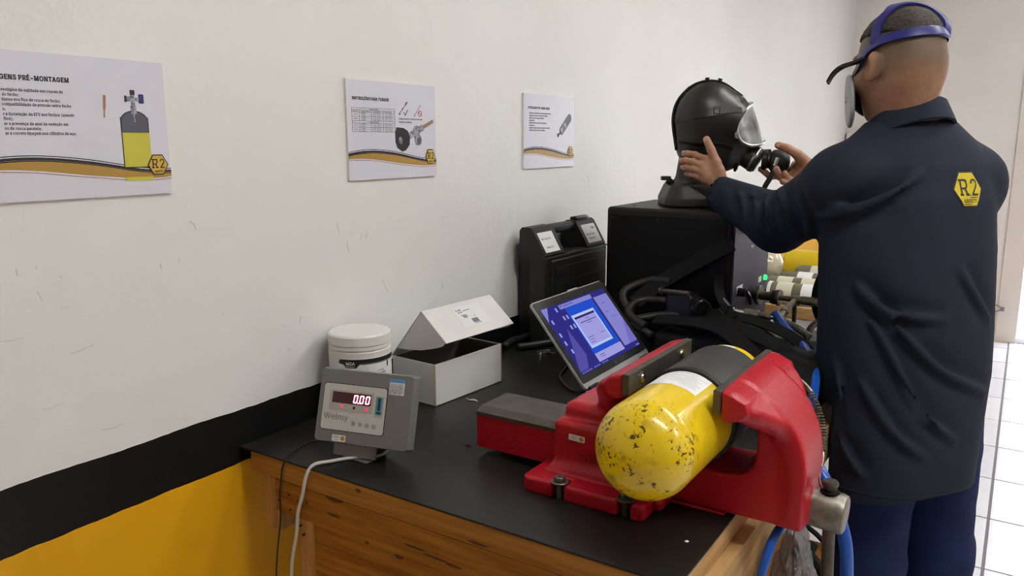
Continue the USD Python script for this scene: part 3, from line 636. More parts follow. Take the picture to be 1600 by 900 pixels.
obj('display_window', rr(M, .0305, .0727, .1095, .0928, .001, .0, .0020), M_DISPRED, S, False)
def seven(w, h, t):
    g = .0004; hh = h / 2
    return shapely.union_all([sbox(t * .6, h - t, w - t * .6, h), sbox(t * .6, 0, w - t * .6, t), sbox(0, hh + g, t, h - t * .4), sbox(w - t, hh + g, w, h - t * .4), sbox(0, t * .4, t, hh - g), sbox(w - t, t * .4, w, hh - g)])
sh = lambda s: affinity.skew(s, xs=6, origin=(0, 0))
for i in range(3):
    obj('digit', extrude(sh(put(seven(.0088, .0155, .0025), 0, 0)), .0005, M @ T3(.0735 + i * .0122, .0748, .0020)), M_LED, S, False, label='glowing red digit zero')
obj('decimal_point', extrude(Point(.0843, .0752).buffer(.0012), .0005, M @ T3(0, 0, .0020)), M_LED, S, False)
for x, y, m in ((.0509, .0674, M_LEDR), (.0765, .0664, M_DISPRED), (.1020, .0658, M_LEDR)):
    obj('status_light', xf(lathe([(0, .0012), (.0018, .0010), (.0026, 0), (0, -.001)], n=14), M @ T3(x, y, .0016)), m, S)
obj('seal_slot', rr(M, .1180, .0540, .1352, .0925, .001, .0, .0015), M_SPANEL2, S, False)
obj('seal_label', rr(M, .1205, .0590, .1325, .0905, .0005, .0, .0018), M_TEAL, S, False)
obj('seal_mark', rr(M, .1245, .0665, .1288, .0890, .0005, .0, .0021), M_INK, S, False)
obj('seal_mark', rr(M, .1225, .0610, .1310, .0640, .0005, .0, .0021), M_INK, S, False)
wt = text_shape('Welmy', .0105, width=.0500)
obj('lettering', decal(put(wt, .0165, .0425), M, .0004, .0011), M_SGREY, S, False)
for i in range(4): obj('key', extrude(Point(.0786 + i * .0138, .0385 - i * .0004).buffer(.0048), .0006, M @ T3(0, 0, .0011)), M_SPANEL2, S, False)
for i in range(4): obj('key_mark', extrude(shapely.union_all([sbox(-.0026, -.0014, .0026, -.0006), sbox(-.0026, .0006, .0026, .0014)]), .0003, M @ T3(.0786 + i * .0138, .0385 - i * .0004, .0016)), M_SGREY, S, False)
for x in (.036, .066, .094): obj('field_mark', extrude(sbox(0, 0, .012, .0006), .0003, M @ T3(x, .0555, .0011)), M_SPANEL2, S, False)
obj('dated_sticker', rr(M, .1425, .0975, .1725, .1258, .0004, -.0005, .0005), M_PAPER, S, False)
obj('sticker_header', rr(M, .1425, .1195, .1725, .1258, .0004, -.0005, .0008), M_STKBLUE, S, False)
rows = [put(text_shape(t, .0036, width=w, tol=1.2), .1440, y) for t, w, y in (('23.03.2021', .025, .1140), ('1157 B 788', .025, .1085), ('44531/04', .025, .1030), ('N. 107 20', .022, .0985))]
obj('sticker_print', decal(shapely.union_all(rows + [stroke([(.1432, y), (.172, y)], .0004) for y in (.1128, .1072, .1020)] + [put(text_shape('VERIFICADO', .0030, width=.024, tol=1.2), .1455, .1212)]), M, .0003, .0006), M_GREYINK, S, False)
obj('asset_label', rr(M, .0378, .0035, .0655, .0152, .0018, -.0005, .0005), M_PAPER, S, False)
obj('asset_print', decal(shapely.union_all([put(text_shape('Visto', .0036, width=.013, tol=1.2), .0400, .0100), put(text_shape('Fluxo', .0026, width=.010, tol=1.2), .0420, .0058)]), M, .0003, .0004), M_GREYINK, S, False)
obj('asset_emblem', extrude(Point(.0598, .0095).buffer(.0042), .0004, M @ T3(0, 0, .0004)), M_ORANGE, S, False)
st = sbox(.0335, -.0335, .1212, .060)
obj('stand_plate', extrude(st, .0025, M @ T3(0, 0, -.0560)), M_SGREY, S, False)
obj('stand_plate', extrude(sbox(.0335, -.0225, .1212, .004), .0025, M @ T3(0, 0, -.0205)), mk('stand_light_grey', (0.27, 0.255, 0.24), 0.45), S, False)
obj('stand_foot', rbox((.207, .965, BZ + .0004), (.268, 1.02, BZ + .003), .001), M_SGREY, S, False)
wc = solo('scale_cable', tube([(.275, 1.035, .935), (.280, 1.030, .905), (.268, 1.005, .8845), (.246, .980, .8838), (.222, .955, .8838), (.206, .925, .8848), (.197, .903, .8840), (.188, .8935, .862), (.177, .8935, .826), (.163, .8935, .790), (.157, .8935, .752), (.145, .8935, .709), (.135, .8935, .655), (.133, .8935, .56), (.14, .8935, .40)], .0032, 10, 90), M_CABLEW, 'off-white cable from the indicator hanging over the bench edge', 'cable')
bc = solo('signal_wire', tube([(.170, 1.035, .8825), (.135, 1.022, .8825), (.108, .990, .8825), (.111, .945, .8825), (.125, .908, .8825), (.1265, .8965, .872), (.119, .8965, .845), (.112, .8965, .815), (.111, .8965, .776), (.099, .8965, .707), (.088, .8965, .639), (.085, .8965, .50)], .0016, 8, 80), M_BLK, 'thin black wire running from behind the indicator down the bench front', 'wire')

# ------------------------------------------------------------------ white tub
bx, by, br = .076, 1.155, .0655
B = thing('plastic_tub', 'round white plastic tub with a black banded label behind the indicator', 'tub', (bx, by, BZ))
obj('body', lathe([(0, .881), (br - .006, .881), (br - .003, .884), (br - .001, 1.030), (br - .0035, 1.0315), (br - .0035, 1.0335), (br - .001, 1.035), (br - .001, 1.0425), (br - .004, 1.0435), (0, 1.0435)], (bx, by, 0), n=64), M_PLWHITE, B, 30)
obj('lid', lathe([(0, 1.0436), (br - .0005, 1.0436), (br, 1.045), (br - .0012, 1.0615), (br - .0045, 1.065), (br - .010, 1.0660), (br - .018, 1.0648), (0, 1.0648)], (bx, by, 0), n=64), M_PLWHITE, B, 30)
def wrap(shape, r, d=.0004, c=(bx, by), az0=0.0):
    """flat print bent round a vertical cylinder: x is arc length from azimuth az0, y is height"""
    x0, y0, x1, y1 = shape.bounds; ms, k = [], 0; vs, fs = [], []
    for x in np.arange(math.floor(x0 / .004) * .004, x1, .004):
        for g in polys(shape.intersection(sbox(x, y0 - 1, x + .004, y1 + 1))):
            v, f = trimesh.creation.triangulate_polygon(g, engine='earcut'); vs.append(np.asarray(v)); fs.append(np.asarray(f) + k); k += len(v)
    v = np.vstack(vs); f = np.vstack(fs)
    a = az0 + v[:, 0] / r
    P = np.stack([c[0] + (r + d) * np.cos(a), c[1] + (r + d) * np.sin(a), v[:, 1]], 1)
    m = trimesh.Trimesh(P, f, process=False); return m
AZ = math.radians(-45)     # the label's middle looks towards the bench corner
R_ = br - .001; UP = .018
obj('label', wrap(sbox(-.062, .90, .105, 1.0215), R_, .0004, az0=AZ), M_PAPER, B)
blk = Polygon([(-.047, .9955), (-.043, 1.0002), (.105, 1.0002), (.105, .9895), (-.003, .9892), (-.009, .9825), (-.030, .9825), (-.036, .9895), (-.046, .9915)])
obj('label_band', wrap(put(blk, 0, UP), R_, .0007, az0=AZ), M_INK, B)
obj('label_line', wrap(sbox(-.002, 1.0085, .105, 1.0095), R_, .0009, az0=AZ), mk('print_pale_green', (.22, .30, .25), .5), B)
obj('label_lettering', wrap(put(text_shape('MSA', .0062, True, width=.0185), -.0300, 1.0068).union(sbox(-.0300, 1.0032, -.0120, 1.0042)), R_, .0010, az0=AZ), M_PWHITE, B)
obj('label_leaf', wrap(affinity.scale(Point(.063, 1.001).buffer(.004), .7, 1.8), R_, .0008, az0=AZ), mk('print_green', (.03, .12, .06), .5), B)
obj('label_print', wrap(lines_shape(['Limpador desinfetante', 'para EPI'], .0034, .006, tol=1.3).buffer(0), R_, .0008, az0=AZ + .75) if False else wrap(put(affinity.scale(lines_shape(['Limpador', 'desinfetante'], .0034, .006, tol=1.3), .8, 1, origin=(0, 0)), .034, .990), R_, .0008, az0=AZ), M_INK, B)

# ------------------------------------------------------------------ white carton, lid up
N_, R2_, L_ = V(.178, 1.276, BZ), V(.211, 1.506, BZ), V(.047, 1.286, BZ)
ew = (N_ - L_) / np.linalg.norm(N_ - L_); wd = np.linalg.norm(N_ - L_)
el = (R2_ - N_) / np.linalg.norm(R2_ - N_); ln = np.linalg.norm(R2_ - N_); hz = .095; tk = .003
C = thing('carton', 'open white cardboard carton with its lid tilted up, beside the tub', 'box', tuple((N_ + L_ + (R2_ - N_)) / 2))
MC = frame(L_, ew, el)     # x across, y along the wall, z up (right-handed: ew x el = +z)
def cb(x0, y0, z0, x1, y1, z1, r=.001): return xf(rbox((x0, y0, z0), (x1, y1, z1), r, 1), MC)
obj('floor_panel', cb(0, 0, .0005, wd, ln, tk), M_CARDIN, C, False)
obj('near_wall', cb(0, 0, .001, wd - .0005, tk, hz), M_CARD, C, False)
obj('far_wall', cb(0, ln - tk, .001, wd - .0005, ln, hz), M_CARD, C, False)
obj('front_wall', cb(wd - tk, .002, .001, wd, ln - .002, hz), M_CARD, C, False)
obj('back_wall', cb(0, tk, .001, tk, ln - tk, hz), M_CARD, C, False)
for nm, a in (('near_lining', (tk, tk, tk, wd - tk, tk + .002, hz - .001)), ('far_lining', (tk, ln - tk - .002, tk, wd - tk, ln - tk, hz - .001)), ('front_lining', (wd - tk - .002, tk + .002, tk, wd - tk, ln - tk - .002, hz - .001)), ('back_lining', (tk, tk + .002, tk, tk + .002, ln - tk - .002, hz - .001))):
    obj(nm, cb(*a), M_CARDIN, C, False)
obj('corner_edge', cb(wd - .0028, -.0006, .001, wd + .0006, .0030, hz), M_CARDEDGE, C, False)
obj('corner_edge', cb(wd - .0028, ln - .003, .001, wd + .0006, ln + .0006, hz), M_CARDEDGE, C, False)
th = math.radians(50); wl_ = .150; fl_ = .094
dd = V(math.cos(th), 0, math.sin(th)); ee = V(math.sin(th), 0, -math.cos(th))      # in carton axes (x across, z up)
ML = MC @ frame((0.0, 0, hz), dd, (0, 1, 0))      # lid panel plane: x along the panel, y along the wall, z outward normal
nn = np.cross(dd, V(0, 1, 0))
obj('lid_panel', xf(rbox((0, -.002, -.0015), (wl_, ln + .002, .0015), .001, 1), ML), M_CARD, C, False)
sgn = 1 if (frame((0, 0, 0), dd, (0, 1, 0))[:3, 2] @ ee) > 0 else -1
zf = lambda a, b: (min(sgn * a, sgn * b), max(sgn * a, sgn * b))
z0, z1 = zf(-.0015, fl_)
obj('front_flap', xf(rbox((wl_ - .003, -.002, z0), (wl_, ln + .002, z1), .001, 1), ML), M_CARD, C, False)
ear = Polygon([(wl_ - .003, 0), (wl_ - .003, .091), (.136, .0905), (.127, .086), (.112, .0765), (.081, .0545), (.051, .0265), (.030, .004), (.028, 0)])
ME = ML @ frame((0, 0, 0), (1, 0, 0), (0, 0, sgn))
obj('lid_ear', extrude(ear, .002, ME @ T3(0, 0, -0.001 if True else 0)), M_CARD, C, False)
obj('lid_ear', extrude(ear, .002, ML @ frame((0, ln - .001, 0), (1, 0, 0), (0, 0, sgn))), M_CARD, C, False)
MF = ML @ frame((wl_, 0, sgn * fl_), (0, 1, 0), (0, 0, -sgn))      # outer face of the front flap: x along the wall, y up the flap
if MF[:3, 2] @ (MC[:3, :3] @ dd) < 0: MF = ML @ frame((wl_, ln, sgn * fl_), (0, -1, 0), (0, 0, -sgn))
obj('address_label', extrude(sbox(.080, .022, .175, .082), .0003, MF @ T3(0, 0, .0002)), mk('glossy_label', (.69, .69, .685), .35), C, False)
pr = [put(text_shape(t, h, True, width=w, tol=1.2), x, y) for t, h, w, x, y in (('B LAB', .0045, .016, .090, .070), ('Nr 40', .0045, .013, .093, .0635), ('CX 02', .004, .012, .100, .048))]
pr += [stroke([(.110, .068), (.134, .069)], .0016), sbox(.096, .0555, .112, .0575), sbox(.099, .0525, .114, .0545)]
pr += [sbox(.118 + i * .0021, .031, .118 + i * .0021 + .0014, .043) for i in range(10)] + [stroke([(.120, .0285), (.141, .0285)], .0012), stroke([(.132, .047), (.137, .052)], .0012)]
obj('label_print', decal(shapely.union_all(pr), MF, .0003, .0005), M_GREYINK, C, False)

# ------------------------------------------------------------------ laptop
W, H = .366, .232
M = rect_frame((.433, 1.495, .905), math.radians(91), .68)
Lp = thing('laptop', 'silver laptop with a lit blue screen on the bench facing the vise', 'laptop', (.52, 1.68, BZ))
obj('screen_lid', extrude(rrect(0, 0, W, H, .010, 5), .0055, M @ T3(0, 0, -.0068)), M_SILV, Lp, 30)
obj('bezel', extrude(rrect(.003, .0135, W - .003, H - .003, .006, 5), .0015, M @ T3(0, 0, -.0014)), mk('laptop_bezel', (0.022, 0.022, 0.023), 0.35), Lp, 30)
SC = 0.72
E_DEEP = emit('screen_deep_blue', (0.028, 0.026, 0.21), SC); E_BLUE = emit('screen_blue', (0.018, 0.075, 0.56), SC); E_LAV = emit('screen_lavender', (0.22, 0.215, 0.58), SC)
E_PALE = emit('screen_pale', (0.33, 0.32, 0.70), SC); E_TITLE = emit('screen_title', (0.05, 0.02, 0.12), SC); E_LINE = emit('screen_line', (0.42, 0.55, 0.85), SC); E_MID = emit('screen_mid_violet', (0.085, 0.075, 0.34), SC)
sx0, sx1, sy0, sy1 = .020, .347, .031, .2085
def scr(name, shape, mat, z): obj(name, extrude(shape, .0002, M @ T3(0, 0, z)), mat, Lp, False)
scr('screen', sbox(sx0, sy0, sx1, sy1), E_DEEP, .0002)
scr('wallpaper_glow', Polygon([(.118, .062), (.262, .062), (.262, .203), (.118, .203)]), E_BLUE, .0005)
scr('wallpaper_beam', Polygon([(sx0, .045), (.075, .145), (.085, .070), (.060, sy0 + .008), (sx0, sy0 + .008)]), E_MID, .0005)
scr('wallpaper_beam', Polygon([(sx0, .172), (.050, .2085), (sx0, .2085)]), E_LAV, .0005)
scr('task_bar', sbox(sx0, sy0, sx1, sy0 + .0075), E_DEEP, .0006)
scr('task_icons', shapely.union_all([sbox(sx0 + .004 + i * .0085, sy0 + .002, sx0 + .008 + i * .0085, sy0 + .0055) for i in range(16) if i not in (6, 11)] + [sbox(.325, sy0 + .002, .343, sy0 + .005)]), E_LAV, .0009)
scr('browser_bar', sbox(.098, .193, .266, .2050), E_LAV, .0008)
scr('browser_text', shapely.union_all([sbox(.104, .1985, .110, .2025), sbox(.116, .1985, .168, .2005)]), E_MID, .0011)
scr('side_window', sbox(.270, .046, sx1, .193), E_LAV, .0008)
scr('side_window_line', sbox(.2675, .046, .2705, .2085), E_TITLE, .0011)
for q in ((.290, .170, .312, .1715), (.288, .145, .300, .1465), (.300, .128, .330, .129)): scr('side_window_text', sbox(*q), E_MID, .0011)
scr('side_window_shade', Polygon([(.300, .046), (sx1, .046), (sx1, .115), (.325, .085)]), emit('screen_violet', (0.165, 0.15, 0.50), SC), .0011)
scr('lower_window', sbox(.118, .0395, .262, .062), E_PALE, .0008)
scr('lower_window_text', shapely.union_all([sbox(.135, .053, .160, .0545), sbox(.140, .048, .162, .0492)]), E_MID, .0011)
scr('dialog_frame', sbox(.1225, .0765, .2400, .1690), E_LINE, .0011)
scr('dialog', sbox(.1290, .0830, .2330, .1620), E_PALE, .0014)
scr('dialog_title', sbox(.1290, .1565, .2330, .1620), E_TITLE, .0017)
scr('dialog_text', shapely.union_all([sbox(.142, .143, .225, .1452), sbox(.170, .138, .195, .1395), sbox(.175, .150, .195, .1512), sbox(.136, .103, .165, .1045), sbox(.200, .103, .226, .1042), sbox(.136, .096, .160, .0972), sbox(.136, .089, .156, .0902)]), E_MID, .0017)
for x, y in ((.076, .190), (.087, .165), (.1035, .165), (.0925, .138), (.109, .138), (.032, .165), (.030, .130), (.030, .108), (.036, .085)): scr('desktop_icon', sbox(x, y, x + .007, y + .011), E_PALE, .0009)
obj('maker_mark', decal(put(text_shape('hp', .0062), .1800, .0190), M, .0003, .0002), M_SGREY, Lp, False)
obj('camera_clip', rbox((0, 0, 0), (.05, .004, .004), .001, 1).apply_transform(M @ T3(.185, H - .001, -.0050)), M_SILV, Lp, False)
MB = frame((.433, 1.495, BZ), (math.cos(math.radians(91)), math.sin(math.radians(91)), 0), (-math.sin(math.radians(91)), math.cos(math.radians(91)), 0))
bs = lambda y0, y1, z0, z1, x0=0, x1=W, r=.003: xf(rbox((x0, -y1, z0), (x1, -y0, z1), r, 2), MB)
obj('base', bs(-.004, .236, .0035, .0195), M_SILV, Lp, False)
obj('keyboard', bs(.018, .125, .019, .0202, .022, W - .022, .0005), M_BLK, Lp, False)
obj('touch_pad', bs(.140, .205, .019, .0199, .125, .235, .0003), mk('pad_grey', (0.3, 0.3, 0.3), 0.4), Lp, False)
for x in (.012, W - .062): obj('hinge', bs(-.0095, .006, .017, .0265, x, x + .05, .0025), M_BLKS, Lp, False)
for x, y in ((.03, .02), (W - .04, .02), (.03, .21), (W - .04, .21)): obj('foot', bs(y, y + .008, .0, .0036, x, x + .012, .001), M_BLKM, Lp, False)
solo('laptop_cable', tube([(.427, 1.60, .893), (.425, 1.545, .886), (.390, 1.528, .8845), (.345, 1.555, .8845), (.300, 1.610, .8845), (.275, 1.685, .8845), (.262, 1.755, .8845), (.275, 1.85, .8845), (.30, 1.95, .8845)], .0035, 8, 70), M_BLK, 'thin black power cable curling out beside the laptop hinge', 'cable')

# ------------------------------------------------------------------ tool case against the wall
K = thing('tool_case', 'black plastic carry case with two white labels standing against the wall', 'case', (.07, 2.03, BZ))
ky0, ky1 = 1.835, 2.225
obj('rear_shell', cat(rbox((.006, ky0 + .040, BZ + .0005), (.064, ky1 + .005, 1.128), .010, 3), rbox((.010, ky0 + .052, 1.05), (.062, ky0 + .110, 1.19), .012, 3), rbox((.010, ky1 - .118, 1.05), (.062, ky1 - .003, 1.19), .012, 3)), M_BLK, K, 30)
fs = rbox((.060, ky0 + .012, BZ + .0005), (.118, ky1, 1.135), .009, 3)
obj('front_shell', fs, M_BLK, K, 30)
obj('front_panel', rbox((.112, ky0 + .040, BZ + .012), (.1235, ky1 - .018, 1.122), .006, 3), M_BLK, K, 30)
for i, z in enumerate((.905, .945, .985, 1.030, 1.072)): obj('rib', rbox((.1225, ky0 + .052, z), (.1268, ky1 - .030, z + .028), .0035, 2), M_BLK, K, 30)
def hblock(a, b): return hull([(x, y, z) for y in (a, b) for x, z in ((.030, 1.120), (.114, 1.128), (.116, 1.138), (.075, 1.208), (.066, 1.214), (.040, 1.214), (.032, 1.205))])
obj('grip_block', hblock(ky0 + .010, ky0 + .122), M_BLK, K, 30)
obj('grip_block', hblock(ky1 - .128, ky1 - .010), M_BLK, K, 30)
obj('handle', rbox((.035, ky0 + .115, 1.184), (.072, ky1 - .122, 1.212), .009, 3), M_BLK, K, 30)
obj('handle_well', rbox((.030, ky0 + .115, 1.122), (.108, ky1 - .122, 1.131), .003, 2), M_BLK, K, 30)
obj('latch', cat(rbox((.040, ky1 - .105, 1.212), (.066, ky1 - .03, 1.222), .003, 2), rbox((.060, ky1 - .125, 1.217), (.072, ky1 - .050, 1.226), .003, 2)), M_BLKS, K, 30)
sl = V(.075 - .116, 0, 1.208 - 1.138); sl /= np.linalg.norm(sl)
for ya, w_, lb, tx in ((ky0 + .022, .080, 'left', ['MSG-C.003-079', 'Domov Da']), (ky1 - .112, .086, 'right', ['Revisao', 'Dimmer: eff'])):
    Mk = frame(V(.116, ya, 1.138) + sl * .008, (0, 1, 0), sl)
    obj('paper_label', extrude(sbox(0, 0, w_, .062), .0004, Mk @ T3(0, 0, .0004)), M_PAPER, K, False)
    t1 = put(text_shape(tx[0], .006, width=w_ * .62, tol=1.2), w_ * .10, .038 if lb == 'left' else .026); t2 = put(text_shape(tx[1], .006, width=w_ * .45, tol=1.2), w_ * .2, .012)
    gl = [t1, t2] + ([put(text_shape('Kap', .009, True, tol=1.2), w_ * .62, .045)] if lb == 'right' else [])
    obj('label_print', decal(shapely.union_all(gl), Mk, .0003, .0008), M_GREYINK, K, False)
solo('case_cord', tube([(.112, ky1 - .004, 1.130), (.125, ky1 + .008, 1.125), (.128, ky1 + .014, 1.08), (.126, ky1 + .012, .99), (.128, ky1 + .012, .90)], .0022, 6, 40), M_BLK, 'thin black cord hanging beside the right end of the carry case', 'cord')

# ------------------------------------------------------------------ test console
bxl, bxr, byn, byf, bzb, bzt = .200, .578, 2.050, 2.392, .905, 1.2655
Q = thing('test_console', 'big black metal test console box carrying the dummy head', 'console', ((bxl + bxr) / 2, (byn + byf) / 2, BZ))
obj('housing', rbox((bxl, byn, bzb), (bxr - .004, byf, bzt), .011, 4), mk('console_black', (0.0062, 0.0062, 0.0068), 0.45, bump=(220, 0.0004), specular_ior_level=.3), Q, 30)
obj('side_plate', rbox((bxl + .012, byn - .0022, bzb + .012), (bxr - .020, byn + .004, bzt - .020), .0015, 1), mk('console_plate', (0.0032, 0.0032, 0.0036), 0.55, specular_ior_level=.2), Q, 30)
obj('front_plate', rbox((bxr - .006, byn + .004, bzb + .004), (bxr, byf - .004, bzt - .008), .001, 1), M_BOXPURP, Q, 30)
for y, z in ((byn + .012, bzb + .1), (byn + .012, bzt - .02), (byf - .014, bzb + .1), (byf - .014, bzt - .06), (byf - .012, bzt - .14)): obj('screw', cyl((bxr - .002, y, z), (bxr + .0016, y, z), .004, n=10), M_BLKM, Q)
for x, y in ((bxl + .06, byn + .06), (bxl + .02, byn + .2)): obj('screw', cyl((x, y, bzt - .001), (x, y, bzt + .001), .004, n=10), M_BLKM, Q)
for x in (bxl + .02, bxl + .16, bxr - .04): obj('screw', cyl((x, byn - .0036, bzt - .03), (x, byn - .001, bzt - .03), .003, n=10), M_BLKS, Q)
for x in (bxl + .03, bxr - .05):
    for y in (byn + .03, byf - .05): obj('foot', cyl((x + .01, y + .01, BZ + .0003), (x + .01, y + .01, bzb + .002), .014, n=16), M_BLKM, Q)
MQ = frame((bxr, 0, 0), (0, 1, 0), (0, 0, 1))
obj('indicator_lamp', xf(lathe([(0, .010), (.007, .009), (.009, .004), (.009, 0)], n=18), MQ @ T3(2.355, 1.048, 0)), M_GREENL, Q, label='small lit green lamp')
obj('plate_label', extrude(sbox(2.296, 1.040, 2.328, 1.057), .0006, MQ), M_PAPER, Q, False)
obj('plate_label', extrude(sbox(2.088, 1.040, 2.142, 1.060), .0006, MQ), M_PAPER, Q, False)
obj('plate_lettering', decal(put(text_shape('Posi', .010, tol=1.2), 2.205, 1.152), MQ, .0005), M_PAPER, Q, False)
obj('lever', cat(cyl((bxr, 2.105, 1.043), (bxr + .022, 2.105, 1.043), .012, n=16), tube([(bxr + .020, 2.105, 1.045), (bxr + .024, 2.125, 1.030), (bxr + .024, 2.150, 1.005)], [.008, .006, .004], 8, 14)), M_BLKS, Q)
# ------------------------------------------------------------------ bench vise
VY = 1.175                                      # centre line of the vise
Vs = thing('bench_vise', 'large red cast bench vise bolted to the bench corner', 'vise', (.72, VY, BZ))
oR = [(.8815, 1.1035), (.896, 1.101), (.915, 1.090), (.940, 1.070), (.961, 1.047), (.976, 1.020), (.984, .988), (.985, .940), (.984, .887)]
iR = [(.955, .887), (.958, .940), (.955, .985), (.948, 1.010), (.935, 1.030), (.918, 1.045), (.905, 1.056), (.889, 1.061), (.8815, 1.066)]
def curve(pts, n=40):
    from scipy.interpolate import PchipInterpolator
    p = np.array(pts); d = np.r_[0, np.cumsum(np.linalg.norm(np.diff(p, axis=0), axis=1))]; t = np.linspace(0, d[-1], n)
    from scipy.interpolate import make_interp_spline
    return [tuple(q) for q in make_interp_spline(d, p, k=2)(t)]
oR, iR = curve(oR[:-1], 34) + [oR[-1]], [iR[0]] + curve(iR[1:], 26)
webR = oR + [(.700, .887), (.700, .950), (.862, .951), (.890, .954), (.904, .962), (.912, .976), (.915, .995), (.915, 1.030), (.911, 1.050), (.900, 1.060), (.8815, 1.066)]
def f_right(p):
    x, y, z = p.T; ay = np.abs(y - VY)
    web = smax(s_poly(x, z, webR), ay - .0585, .006)
    w = .0595 + .0700 * (1 - sstep(.016, .118, (x - .905) * .9 + (1.09 - z) * .9))
    fl = smax(s_poly(x, z, oR + iR) * .9, (ay - w) * .85, .018)
    f = smin(web, fl, .012)
    head = smax(s_poly(x, z, [(.8815, 1.1030), (.894, 1.1005), (.916, 1.0900), (.919, 1.077), (.909, 1.064), (.890, 1.059), (.8815, 1.064)]), ay - .131, .004)
    f = smin(f, head, .006)
    f = np.maximum(f, np.where(z > 1.045, .8815 - x, -1))
    boss = s_cap(p, (.940, VY, .912), (.985, VY, .907), .030, .032)
    boss = smax(boss, x - .9855, .006)
    f = smin(f, boss, .014)
    return smax(f, .887 - z, .003)
obj('moving_jaw', sdf_mesh(f_right, (.69, VY - .14, .88), (1.02, VY + .14, 1.11), .0032), M_RED, Vs, True)
oL = [(.7288, 1.1032), (.705, 1.096), (.680, 1.078), (.660, 1.045), (.650, 1.005), (.648, .960), (.650, .92)]
iL = [(.700, .92), (.690, .960), (.692, 1.005), (.700, 1.038), (.712, 1.058), (.7288, 1.066)]
oL, iL = curve(oL, 34), curve(iL, 26)
def f_left(p):
    x, y, z = p.T; ay = np.abs(y - VY)
    f = smax(s_box(p, (.582, VY - .086, .885), (.748, VY + .086, .990), .010), -(.30 * (x - .582) + .0), .001)
    f = smin(f, s_box(p, (.590, VY - .068, .96), (.700, VY + .068, 1.018), .016), .010)
    skirt = s_box(p, (.572, VY - .108, .884), (.790, VY + .108, .908), .008)
    f = smin(f, skirt, .022)
    w = .0600 + .0690 * (1 - sstep(.016, .125, (.708 - x) * .9 + (1.09 - z) * .9))
    fl = smax(s_poly(x, z, oL + iL) * .9, (ay - w) * .85, .010)
    f = smin(f, fl, .014)
    web = smax(s_poly(x, z, [(.655, .93), (.66, 1.04), (.70, 1.06), (.738, 1.064), (.73, 1.05), (.715, 1.02), (.712, .96), (.74, .93)]), ay - .060, .006)
    f = smin(f, web, .01)
    head = smax(s_poly(x, z, [(.7288, 1.1030), (.705, 1.0958), (.698, 1.083), (.706, 1.069), (.720, 1.063), (.7288, 1.066)]), ay - .131, .004)
    f = smin(f, head, .006)
    f = np.maximum(f, np.where(z > 1.062, x - .7288, -1))
    return f
obj('fixed_body', sdf_mesh(f_left, (.56, VY - .14, .884), (.80, VY + .14, 1.11), .0032), M_RED, Vs, True)
foot = shapely.union_all([sbox(.556, 1.031, .775, 1.319)]).buffer(-.012).buffer(.012)
for x in (.625, .742):
    for s in (0, 1):
        y = 1.031 if s == 0 else 1.319
        foot = foot.difference(sbox(x - .011, y - .02, x + .011, y + .030).union(Point(x, y + (.012 if s == 0 else -.012)).buffer(.011)) if s == 0 else sbox(x - .011, y - .03, x + .011, y + .02))
foot = foot.buffer(-.003).buffer(.003)
def f_foot(p):
    x, y, z = p.T
    d = s_poly(x, y, FO)
    return smax(smax(d, z - .9055, .006), .8806 - z, .001)
FO = np.array(foot.exterior.coords)[:-1]
obj('foot_plate', sdf_mesh(f_foot, (.55, 1.02, .878), (.78, 1.33, .908), .0030), M_RED, Vs, 40)
obj('foot_lip', rbox((.77, VY - .058, .8808), (.872, VY + .058, .8865), .002), M_RED, Vs, 30)
# slide bar that sticks out to the left
def bar(y0, y1, z0, z1, c): return hull([(x, y, z) for x in (.405, .60) for y, z in ((y0, z0), (y1, z0), (y1, z1 - c), (y1 - c, z1), (y0 + c, z1), (y0, z1 - c))])
obj('slide_bar', hull([(x, y, z) for x in (.405, .60) for y, z in ((VY - .059, .895), (VY + .059, .895), (VY + .059, .956), (VY - .059, .956))]), M_RED, Vs, False)
obj('slide_top', hull([(x, y, z) for x in (.4045, .60) for y, z in ((VY - .0605, .9562), (VY + .0605, .9562), (VY + .0605, .9625), (VY + .042, .9695), (VY - .042, .9695), (VY - .0605, .9625))]), M_DSTEEL, Vs, False, label='bare dark steel top of the slide')
for s, (xa, xb) in ((-1, (.740, .7395 - .0)), (1, (.871, .871))):
    a, b = (.7290, .7405) if s < 0 else (.8700, .8815)
    obj('jaw_plate', rbox((a, VY - .1325, 1.0715), (b, VY + .1325, 1.1045), .0015), M_DSTEEL, Vs, False)
    for yy in (VY - .082, VY + .082):
        px = .7405 if s < 0 else .8700
        obj('plate_screw', cat(cyl((px - s * .0005, yy, 1.0885), (px - s * .0012, yy, 1.0885), .0085, n=20), cyl((px - s * .0005, yy, 1.0885), (px - s * .0030, yy, 1.0885), .0052, n=16)), M_CHROME, Vs)
for x, m in ((.625, M_STEEL), (.742, M_DSTEEL)):
    for y in (1.0275, 1.3225):
        obj('bolt', cat(cyl((x, y + (.012 if y < VY else -.012), .8805), (x, y + (.012 if y < VY else -.012), .906), .006, n=14), cyl((x, y + (.012 if y < VY else -.012), .9062), (x, y + (.012 if y < VY else -.012), .9090), .0150, n=24, cap_r=.001), cyl((x, y + (.012 if y < VY else -.012), .909), (x, y + (.012 if y < VY else -.012), .9165), .0095, n=6, cap_r=.001)), m, Vs, 25)
Msk = frame((.6135, VY - .0866, .9655), (1, 0, -.03), (0, 0, 1))
obj('asset_label', extrude(rrect(0, -.0045, .030, .0058, .002), .0006, Msk @ T3(0, 0, .0)), M_PAPER, Vs, False)
obj('asset_emblem', extrude(Point(.024, .0008).buffer(.0040), .0004, Msk @ T3(0, 0, .0005)), M_ORANGE, Vs, False)
